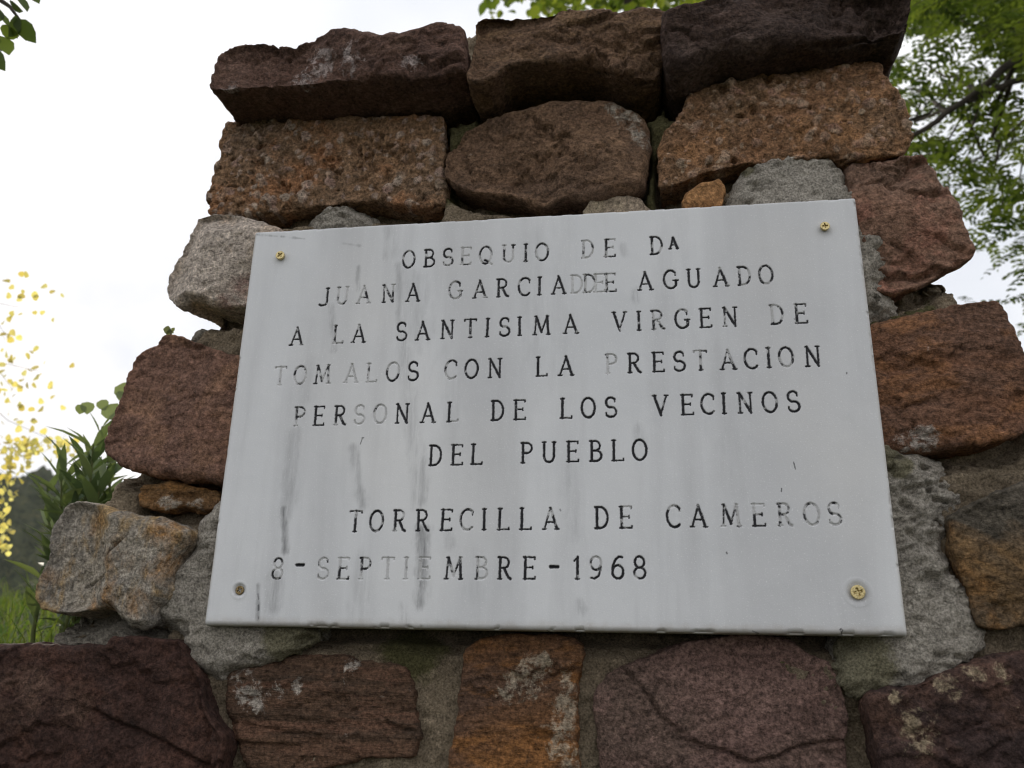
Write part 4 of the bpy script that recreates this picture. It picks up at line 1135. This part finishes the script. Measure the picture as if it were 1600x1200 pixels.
# --- locust tree on the right
tree = empty('locust_tree')
tag(tree, 'green tree with small feathery leaflets and a slanting dark limb behind the monument', 'tree')
tb = Tubes()
base = np.array([3.6, 3.3, 1.2])
fork = np.array([3.3, 3.2, 3.4])
tb.add([base, (base + fork) / 2 + [.05, .02, 0], fork], [.17, .14, .11], 10)
limb = [fork, at(1780, -40, 4.3), at(1660, 40, 4.0), at(1590, 92, 3.8), at(1530, 142, 3.72), at(1478, 176, 3.66), at(1420, 214, 3.6), at(1330, 270, 3.6)]
lw = []
for a_, b_ in zip(limb[:-1], limb[1:]):
    lw += wander(a_, b_, 3, .010, rg)[:-1]
lw.append(limb[-1])
tb.add(lw, np.interp(np.linspace(0, 7, len(lw)), range(8), [.09, .045, .021, .015, .013, .011, .009, .007]), 8)
limb2 = [at(1760, 60, 4.1), at(1660, 108, 3.9), at(1580, 128, 3.8), at(1512, 160, 3.7)]
tb.add(limb2, [.03, .017, .012, .008], 7)
tb.add([fork, fork + [0.1, 0.1, 1.2], fork + [0.0, 0.3, 2.4]], [.10, .07, .03], 8)
Lv = Leaves()
clusters = []                                            # (px, py, spread px, leaves)
for (px, py, sp, n) in [(1400, 130, 30, 10), (1420, 170, 35, 16), (1395, 110, 20, 6), (1460, 150, 40, 18), (1500, 120, 45, 20), (1550, 110, 45, 22), (1590, 150, 50, 24), (1450, 230, 40, 22), (1500, 215, 50, 26), (1550, 205, 50, 26), (1600, 230, 50, 24), (1480, 270, 40, 18), (1540, 275, 45, 18), (1590, 300, 45, 20),
                        (1500, 310, 28, 8), (1470, 300, 22, 6), (1560, 350, 40, 16), (1600, 370, 40, 16), (1520, 345, 22, 6), (1592, 410, 22, 7), (1600, 470, 18, 5), (1602, 505, 14, 4), (1575, 30, 55, 30), (1520, 20, 50, 22), (1460, 15, 40, 12), (1600, 60, 50, 26), (1440, 50, 26, 5), (1480, 70, 22, 3), (1430, 85, 22, 4), (1415, 105, 20, 4),
                        (1500, 452, 10, 1), (1545, 300, 40, 10), (1450, 270, 25, 8), (1425, 240, 22, 8),
                        (1440, -5, 26, 40), (1480, 0, 32, 50), (1530, 0, 40, 56), (1590, 10, 40, 56), (1560, 45, 34, 30), (1600, 60, 30, 30), (1660, 80, 70, 40), (1680, 200, 70, 40), (1680, 320, 70, 34), (1700, 440, 70, 26), (1780, 60, 90, 40), (1800, 220, 90, 40), (1820, 380, 90, 34), (1560, -60, 80, 40), (1680, -60, 90, 40), (1450, -60, 60, 20), (1800, -90, 90, 34), (1350, -50, 50, 10)]:  # dense top clusters are added leaves, standing in for the dark above the coping
    for k in range(max(1, int(n * 1.0))):
        p = at(px + rg.normal(0, sp * .6), py + rg.normal(0, sp * .6), rg.uniform(3.6, 5.8))
        az = rg.uniform(0, 2 * math.pi)
        d = np.array([math.cos(az), math.sin(az), rg.uniform(-.7, .25)])
        compound(Lv, p, d, unit(UP + rg.normal(0, .35, 3)), int(rg.integers(5, 8)), rg.uniform(.12, .19), 0.0265, rg, float(np.clip(rg.normal(.5, .28), 0, 1)), tb if rg.random() < .5 else None)
# thin twigs reaching from the limbs into the clusters
for (px, py) in [(1400, 130), (1440, 90), (1500, 110), (1560, 100), (1450, 250), (1500, 260), (1550, 260), (1590, 300), (1560, 350), (1600, 380), (1590, 440), (1480, 310), (1580, 20), (1500, 30), (1420, 160)]:
    src = limb[int(rg.integers(2, 7))] if px < 1540 else limb2[int(rg.integers(0, 3))]
    e = at(px, py, rg.uniform(3.7, 4.9))
    tb.add(wander(src, e, 5, .035, rg), [.010, .008, .006, .005, .004, .002], 5)
tb.build('trunk', bark, tree)
Lv.build('crown', leaf_mat('leaf_locust', (0.030, 0.052, 0.012), (0.125, 0.16, 0.034), 0.5, 1), tree)

# --- broad-leaved tree whose crown shows over the coping
tree2 = empty('maple_tree')
tag(tree2, 'yellow green leafy treetop showing just above the middle coping stone', 'tree')
tb = Tubes()
tb.add([(0.6, 5.6, 1.3), (0.62, 5.5, 3.4), at(960, -120, 6.6)], [.16, .13, .05], 10)
Lv = Leaves()
for (px, py, sp, n) in [(770, 2, 16, 14), (800, -14, 26, 40), (850, 2, 24, 46), (900, -6, 26, 60), (950, -4, 26, 60), (1000, -2, 26, 56), (1050, -4, 26, 56), (1100, -10, 26, 40), (860, -40, 40, 60), (960, -50, 40, 60), (1060, -55, 40, 60), (920, -120, 60, 50), (1050, -130, 60, 50), (1160, -60, 40, 40), (1240, -80, 40, 30)]:
    e = at(px, py, 6.2)
    tb.add(wander(at(960, -120, 6.6), e, 4, .04, rg), [.018, .012, .009, .006, .003], 5)
    for k in range(n):
        p = at(px + rg.normal(0, sp * .7), py + rg.normal(0, sp * .55), rg.uniform(5.4, 7.0))
        az = rg.uniform(0, 2 * math.pi)
        Lv.add(p, np.array([math.cos(az), math.sin(az), rg.uniform(-.9, .2)]), unit(UP + rg.normal(0, .5, 3)), rg.uniform(.05, .085), 0.8, 'round', 0.2, 0.2, rg.random())
tb.build('trunk', bark, tree2)
Lv.build('crown', leaf_mat('leaf_maple', (0.06, 0.095, 0.018), (0.16, 0.19, 0.035), 0.55, 2), tree2)

# --- tree at the upper left, one twig of which hangs into view
tree3 = empty('fruit_tree')
tag(tree3, 'dark green oval leaves of an overhanging twig in the upper left corner', 'tree')
tb = Tubes()
b0 = np.array([-2.6, 1.6, 1.4])
tw = [b0 + [0.25, -.1, 1.6], at(-230, -120, 1.9), at(-60, -40, 1.75), at(15, 10, 1.65), at(30, 30, 1.62), at(26, 60, 1.62)]
tb.add([b0, b0 + [.1, 0, .9], tw[0]], [.09, .075, .05], 9)
tb.add(tw, [.03, .012, .006, .003, .002, .0015], 6)
tb.add([at(-60, -40, 1.75), at(-20, 30, 1.66), at(2, 80, 1.66)], [.004, .0025, .0015], 5)
Lv = Leaves()
for (x0, y0, x1, y1, w, tn) in [(22, -12, 44, 14, .8, .15), (30, 30, 52, 64, .75, .1), (28, 28, 18, 56, .8, .35), (24, 24, 28, 46, .5, .3), (0, 44, 26, 56, .8, .9), (0, 56, 14, 82, .95, .7), (-4, 80, 4, 108, .8, .1), (0, 20, 14, 38, .5, .4), (15, 2, 32, 18, .7, .2), (-10, 8, 2, 30, .8, .2), (45, -16, 60, 2, .7, .2)]:
    p, q = at(x0, y0, 1.62), at(x1, y1, 1.60)
    Lv.add(p, q - p, unit(-ray(20, 40) + rg.normal(0, .35, 3)), np.linalg.norm(q - p) * 1.05, w, 'oval', 0.2, 0.12, tn)
for k in range(160):
    p = at(-180 + rg.normal(0, 70), -80 + rg.normal(0, 70), rg.uniform(1.6, 2.3))
    if p[0] > at(-40, 0, 1.7)[0]: continue
    az = rg.uniform(0, 6.28)
    Lv.add(p, np.array([math.cos(az), math.sin(az), rg.uniform(-.9, .1)]), unit(UP + rg.normal(0, .5, 3)), rg.uniform(.03, .05), .8, 'oval', .2, .15, rg.random() * .6)
tb.build('trunk', bark, tree3)
Lv.build('crown', leaf_mat('leaf_dark', (0.035, 0.055, 0.018), (0.11, 0.15, 0.03), 0.4, 3), tree3)

# --- yellow autumn tree at the left
tree4 = empty('birch_tree')
tag(tree4, 'small tree with golden autumn leaves, backlit at the left edge', 'tree')
tb = Tubes()
b0 = np.array([-3.3, 2.0, 1.3])
tb.add([b0, b0 + [.05, 0, 1.0], b0 + [.0, .1, 2.4], b0 + [.1, .1, 3.4]], [.06, .05, .035, .01], 8)
Lv = Leaves()
pts4 = []
for (px, py, sx, sy, n) in [(20, 708, 22, 12, 55), (50, 690, 25, 8, 40), (100, 692, 22, 8, 22), (20, 745, 10, 8, 14), (12, 765, 10, 8, 12), (8, 800, 8, 12, 12), (10, 830, 7, 12, 14), (6, 850, 5, 8, 7), (40, 705, 30, 10, 30), (112, 700, 16, 6, 6),
                            (15, 610, 14, 14, 12), (30, 585, 14, 10, 8), (10, 570, 10, 12, 6), (40, 660, 20, 12, 8), (20, 640, 20, 16, 6), (70, 625, 20, 14, 5), (60, 580, 20, 16, 6), (15, 520, 12, 30, 8), (35, 480, 20, 22, 9), (20, 445, 14, 14, 5), (60, 470, 16, 16, 4), (15, 490, 12, 20, 6), (80, 560, 24, 20, 3),
                            (-60, 700, 30, 40, 60), (-70, 600, 40, 60, 60), (-120, 650, 40, 90, 90), (-140, 500, 50, 60, 60)]:
    for k in range(n):
        pts4.append(at(px + rg.normal(0, sx), py + rg.normal(0, sy), rg.uniform(3.0, 3.8)))
for p in pts4:
    az = rg.uniform(0, 6.28)
    d = np.array([math.cos(az) * .7, math.sin(az) * .7, rg.uniform(-1.2, -.2)])
    Lv.add(p, d, unit(np.array([-.5, -.6, .3]) + rg.normal(0, .6, 3)), rg.uniform(.016, .026), .95, 'round', .15, .15, rg.random())
for (px, py) in [(60, 695), (110, 700), (20, 745), (10, 830), (20, 610), (30, 480), (60, 580), (15, 530)]:
    tb.add(wander(b0 + [.05, .05, rg.uniform(.9, 2.6)], at(px, py, 3.4), 6, .03, rg), [.006, .003, .0022, .0016, .0012, .001, .0006], 5)
tb.build('trunk', bark_mat('bark_pale', (0.16, 0.13, 0.10), (0.25, 0.22, 0.18)), tree4)
Lv.build('crown', leaf_mat('leaf_gold', (0.54, 0.42, 0.15), (0.72, 0.64, 0.36), 0.65, 4, c3=(0.42, 0.42, 0.20)), tree4)

# --- willow-leaved shrub directly behind the left edge of the monument
shrub = empty('oleander_shrub')
tag(shrub, 'upright shrub with narrow pointed grey green leaves behind the left stones', 'shrub')
tb, Lv = Tubes(), Leaves()
root = at(150, 905, 1.55)
root[2] = 1.40
for (px, py, dd, n) in [(164, 640, 1.50, 30), (150, 668, 1.42, 30), (135, 685, 1.52, 30), (108, 690, 1.58, 26), (100, 725, 1.48, 24), (172, 690, 1.46, 28), (78, 735, 1.6, 14), (120, 750, 1.45, 26), (95, 790, 1.5, 16), (160, 735, 1.4, 28), (180, 720, 1.5, 24), (145, 720, 1.55, 28)]:
    e = at(px - 4, py + 26, dd)
    st = wander(root + rg.normal(0, .02, 3) * [1, 1, 0], e, 6, .006, rg)
    tb.add(st, [.004, .0036, .0032, .0028, .0024, .002, .0012], 6)
    for k in range(n):
        a = 0.30 + 0.70 * (k + .5) / n
        i = min(int(a * 6), 5)
        p = st[i] + (st[i + 1] - st[i]) * (a * 6 - i)
        az = k * 2.4 + rg.uniform(-.3, .3)
        el = rg.uniform(.35, 1.5) + 1.2 * max(0, a - .85) * 5
        d = np.array([math.cos(az), math.sin(az), el])
        Lv.add(p, d, unit(UP - .4 * d + rg.normal(0, .15, 3)), rg.uniform(.045, .082) * (1.0 if a < .9 else .8), .15, 'lance', .35, rg.uniform(.05, .3), float(np.clip(rg.normal(.4, .25), 0, 1)))
for (px, py, L_) in [(193, 598, .034), (170, 632, .030), (158, 625, .018), (195, 612, .022), (137, 628, .02), (128, 632, .016)]:
    Lv.add(at(px, py, 1.5), np.array([.3, 0, -1.0]) + rg.normal(0, .3, 3), -ray(px, py), L_, .9, 'round', .1, .1, 1.0)
tb.build('stem', leaf_mat('stem_green', (0.12, 0.14, 0.05), (0.16, 0.17, 0.06), .1), shrub)
Lv.build('foliage', leaf_mat('leaf_grey_green', (0.075, 0.11, 0.055), (0.20, 0.24, 0.12), .3, 5), shrub)

# --- small seedling rooted on the plum stone
weed = empty('seedling')
tag(weed, 'tiny seedling sprouting on top of the plum brown stone', 'plant')
tb, Lv = Tubes(), Leaves()
s0 = on_plane(265, 526, 0.06)
s1 = on_plane(268, 517, 0.06)
tb.add([s0 - [0, 0, .008], s0, s1], [.001, .0009, .0006], 5)
for (px, py, L_) in [(254, 514, .010), (273, 512, .006), (262, 516, .006), (270, 520, .007), (260, 525, .008)]:
    q = on_plane(px, py, 0.06)
    Lv.add(s1, q - s1, -ray(265, 520), max(np.linalg.norm(q - s1), .004), .5, 'lance', .2, .1, .4)
tb.build('stem', leaf_mat('stem_weed', (0.10, 0.11, 0.06), (0.12, 0.12, 0.06), .1), weed)
Lv.build('foliage', leaf_mat('leaf_weed', (0.10, 0.11, 0.07), (0.15, 0.17, 0.08), .4, 6), weed)

# --- bush at the right, a sliver of which shows between the stones
bush = empty('bush')
tag(bush, 'bright green bush glimpsed beside the right hand stones', 'bush')
tb, Lv = Tubes(), Leaves()
b0 = at(1700, 820, 2.2)
b0[2] = 1.45
for k in range(14):
    e = at(1660 + rg.normal(0, 45), 700 + rg.normal(0, 55), rg.uniform(1.9, 2.5))
    st = wander(b0, e, 4, .02, rg)
    tb.add(st, [.006, .005, .004, .003, .002], 5)
    for q in range(26):
        a = rg.uniform(.35, 1)
        i = min(int(a * 4), 3)
        p = st[i] + (st[i + 1] - st[i]) * (a * 4 - i) + rg.normal(0, .03, 3)
        Lv.add(p, rg.normal(0, 1, 3) + [0, 0, -.2], unit(UP + rg.normal(0, .4, 3)), rg.uniform(.03, .05), .8, 'oval', .2, .15, rg.random())
tb.build('stem', bark, bush)
Lv.build('foliage', leaf_mat('leaf_bush', (0.07, 0.15, 0.025), (0.14, 0.24, 0.04), .5, 7), bush)

# ------------------------------------------------------------------ ground, bank and far hills
T = NT('ground_turf')
v = T.coords(0)
c = T.mix(T.rng(T.noise(v, 3, 8, 0.65), 0.4, 0.6), (0.05, 0.065, 0.022), (0.075, 0.065, 0.036))
c = T.mix(T.rng(T.noise(v, 60, 6, 0.7), 0.5, 0.65), c, (0.05, 0.07, 0.02))
T.principled(Base_Color=c, Roughness=1.0, Specular_IOR_Level=0.1, Normal=T.bump(T.noise(v, 120, 6, 0.7), 0.8, 0.02))
turf = T.m


def ground_h(x, y):
    z = 1.43 * sstep(0.06, 0.34, y) + 0.16 * sstep(0.5, 2.0, y)
    z = z - 7.0 * sstep(3.0, 34.0, y) * 1.0
    z = z + 0.05 * fbm(np.c_[x, y, np.zeros(len(x))], 0.7, 3, .5, 2) * sstep(0.6, 2.0, y)
    return z


gxs = np.r_[-400, -300, -120, -60, -30, -15, np.linspace(-8, 8, 100), 15, 30, 60, 120, 300, 400]
gys = np.r_[-55, -40, -15, -6, -3, -1.5, -.8, -.4, np.linspace(-.2, 4, 90), 5, 6, 8, 11, 15, 20, 26, 34, 60, 120, 300, 400]
GX, GY = np.meshgrid(gxs, gys)
V = np.c_[GX.ravel(), GY.ravel(), ground_h(GX.ravel(), GY.ravel())]
gi = np.arange(GX.size).reshape(GX.shape)
gq = np.stack([gi[:-1, :-1], gi[:-1, 1:], gi[1:, 1:], gi[1:, :-1]], -1).reshape(-1, 4)
tag(link('ground', new_mesh('ground', V, gq), turf), kind='structure')

# wooded hills closing the valley behind
T = NT('forest_hill')
v = T.coords(0)
c = T.mix(T.rng(T.noise(v, 0.05, 6, 0.65), 0.4, 0.6), (0.055, 0.070, 0.035), (0.085, 0.095, 0.050))
c = T.mix(T.rng(T.noise(v, 0.35, 6, 0.7), 0.5, 0.66), c, (0.14, 0.135, 0.06))
c = T.mix(T.rng(T.noise(v, 0.6, 6, 0.7), 0.52, 0.42), c, (0.03, 0.042, 0.022))
T.principled(Base_Color=c, Roughness=1.0, Specular_IOR_Level=0.05, Normal=T.bump(T.noise(v, 0.8, 6, 0.7), 1.0, 1.5))
az = np.radians(np.linspace(-75, 60, 700))
rr = np.linspace(70, 330, 150)
AZ, RR = np.meshgrid(az, rr)
hx, hy = RR * np.sin(AZ), RR * np.cos(AZ)
dg_ = np.degrees(AZ)
crest = np.interp(dg_, [-75, -50, -39, -33, -25, 0, 20, 24, 40, 60], [34, 40, 41, 38, 40, 55, 72, 74, 70, 60])
p3 = np.c_[hx.ravel(), hy.ravel(), np.zeros(hx.size)]
hz = -8 + crest.ravel() * sstep(70, 210, RR.ravel()) + 3.0 * fbm(p3, 0.02, 3, .5, 5)
cl = fbm(p3, 0.16, 2, .5, 6)
hz = hz + 3.4 * np.abs(cl) + 2.4 * np.abs(fbm(p3, 0.40, 3, .6, 7))
hi_ = np.arange(hx.size).reshape(hx.shape)
hq = np.stack([hi_[:-1, :-1], hi_[1:, :-1], hi_[1:, 1:], hi_[:-1, 1:]], -1).reshape(-1, 4)
tag(link('hills', new_mesh('hills', np.c_[hx.ravel(), hy.ravel(), hz], hq), T.m), kind='structure')

# grass on the bank behind the monument
GV, GF, GT = [], [], []
n = 0
for k in range(9000):
    x, y = rg.uniform(-2.2, -.35), rg.uniform(.30, 2.4)
    if x > -.35 - .25 * y and y > .9 and x > -.5: continue
    p = np.array([x, y, 0.0])
    p[2] = ground_h(np.array([x]), np.array([y]))[0] - .004
    h = rg.uniform(.03, .085) * (1.0 + 1.1 * (rg.random() < .16))
    a = rg.uniform(0, 6.28)
    lean = np.array([math.cos(a), math.sin(a), 0]) * h * rg.uniform(.1, .8)
    w = rg.uniform(.0012, .0028)
    s = np.array([-math.sin(a + rg.normal(0, .6)), math.cos(a), 0]) * w
    t = rg.random()
    for f, ww in ((0, 1), (.45, .85), (.8, .5), (1, .08)):
        c0 = p + np.array([0, 0, h * f * (1 - .25 * f)]) + lean * f * f
        GV += [c0 - s * ww, c0 + s * ww]
        GT += [t, t]
    for q in range(3):
        o = n + 2 * q
        GF.append((o, o + 1, o + 3, o + 2))
    n += 8
me = new_mesh('grass', np.array(GV), np.array(GF))
add_attr(me, 'tone', GT)
tag(link('grass', me, leaf_mat('grass_blade', (0.055, 0.11, 0.018), (0.15, 0.19, 0.045), .4, 8, c3=(0.17, 0.14, 0.06))), 'fresh green grass growing on the bank beside the monument', 'grass', kind='stuff')

# the valley's misty air
T = NT('haze_air')
pv = T.n('ShaderNodeVolumePrincipled', None, Color=(0.93, 0.95, 1.0), Density=0.0002, Anisotropy=0.3)
T.t.links.new(pv.outputs[0], T.out.inputs[1])
x0, x1, y0, y1, z0, z1 = -420, 420, -60, 420, -13, 95
bm = bmesh.new()
bmesh.ops.create_cube(bm, size=1.0)
for vv in bm.verts:
    vv.co = ((x0 + x1) / 2 + vv.co.x * (x1 - x0), (y0 + y1) / 2 + vv.co.y * (y1 - y0), (z0 + z1) / 2 + vv.co.z * (z1 - z0))
hm = bpy.data.meshes.new('haze')
bm.to_mesh(hm)
bm.free()
tag(link('haze', hm, T.m), kind='stuff')
SC.cycles.pixel_filter_type = 'BLACKMAN_HARRIS'
SC.cycles.filter_width = 1.15
SC.cycles.sample_clamp_indirect = 4.0
SC.cycles.max_bounces = 8
SC.cycles.diffuse_bounces = 4
SC.cycles.transparent_max_bounces = 8
SC.cycles.use_denoising = True
SC.cycles.denoiser = 'OPENIMAGEDENOISE'
SC.cycles.denoising_prefilter = 'ACCURATE'
SC.cycles.denoising_input_passes = 'RGB_ALBEDO_NORMAL'
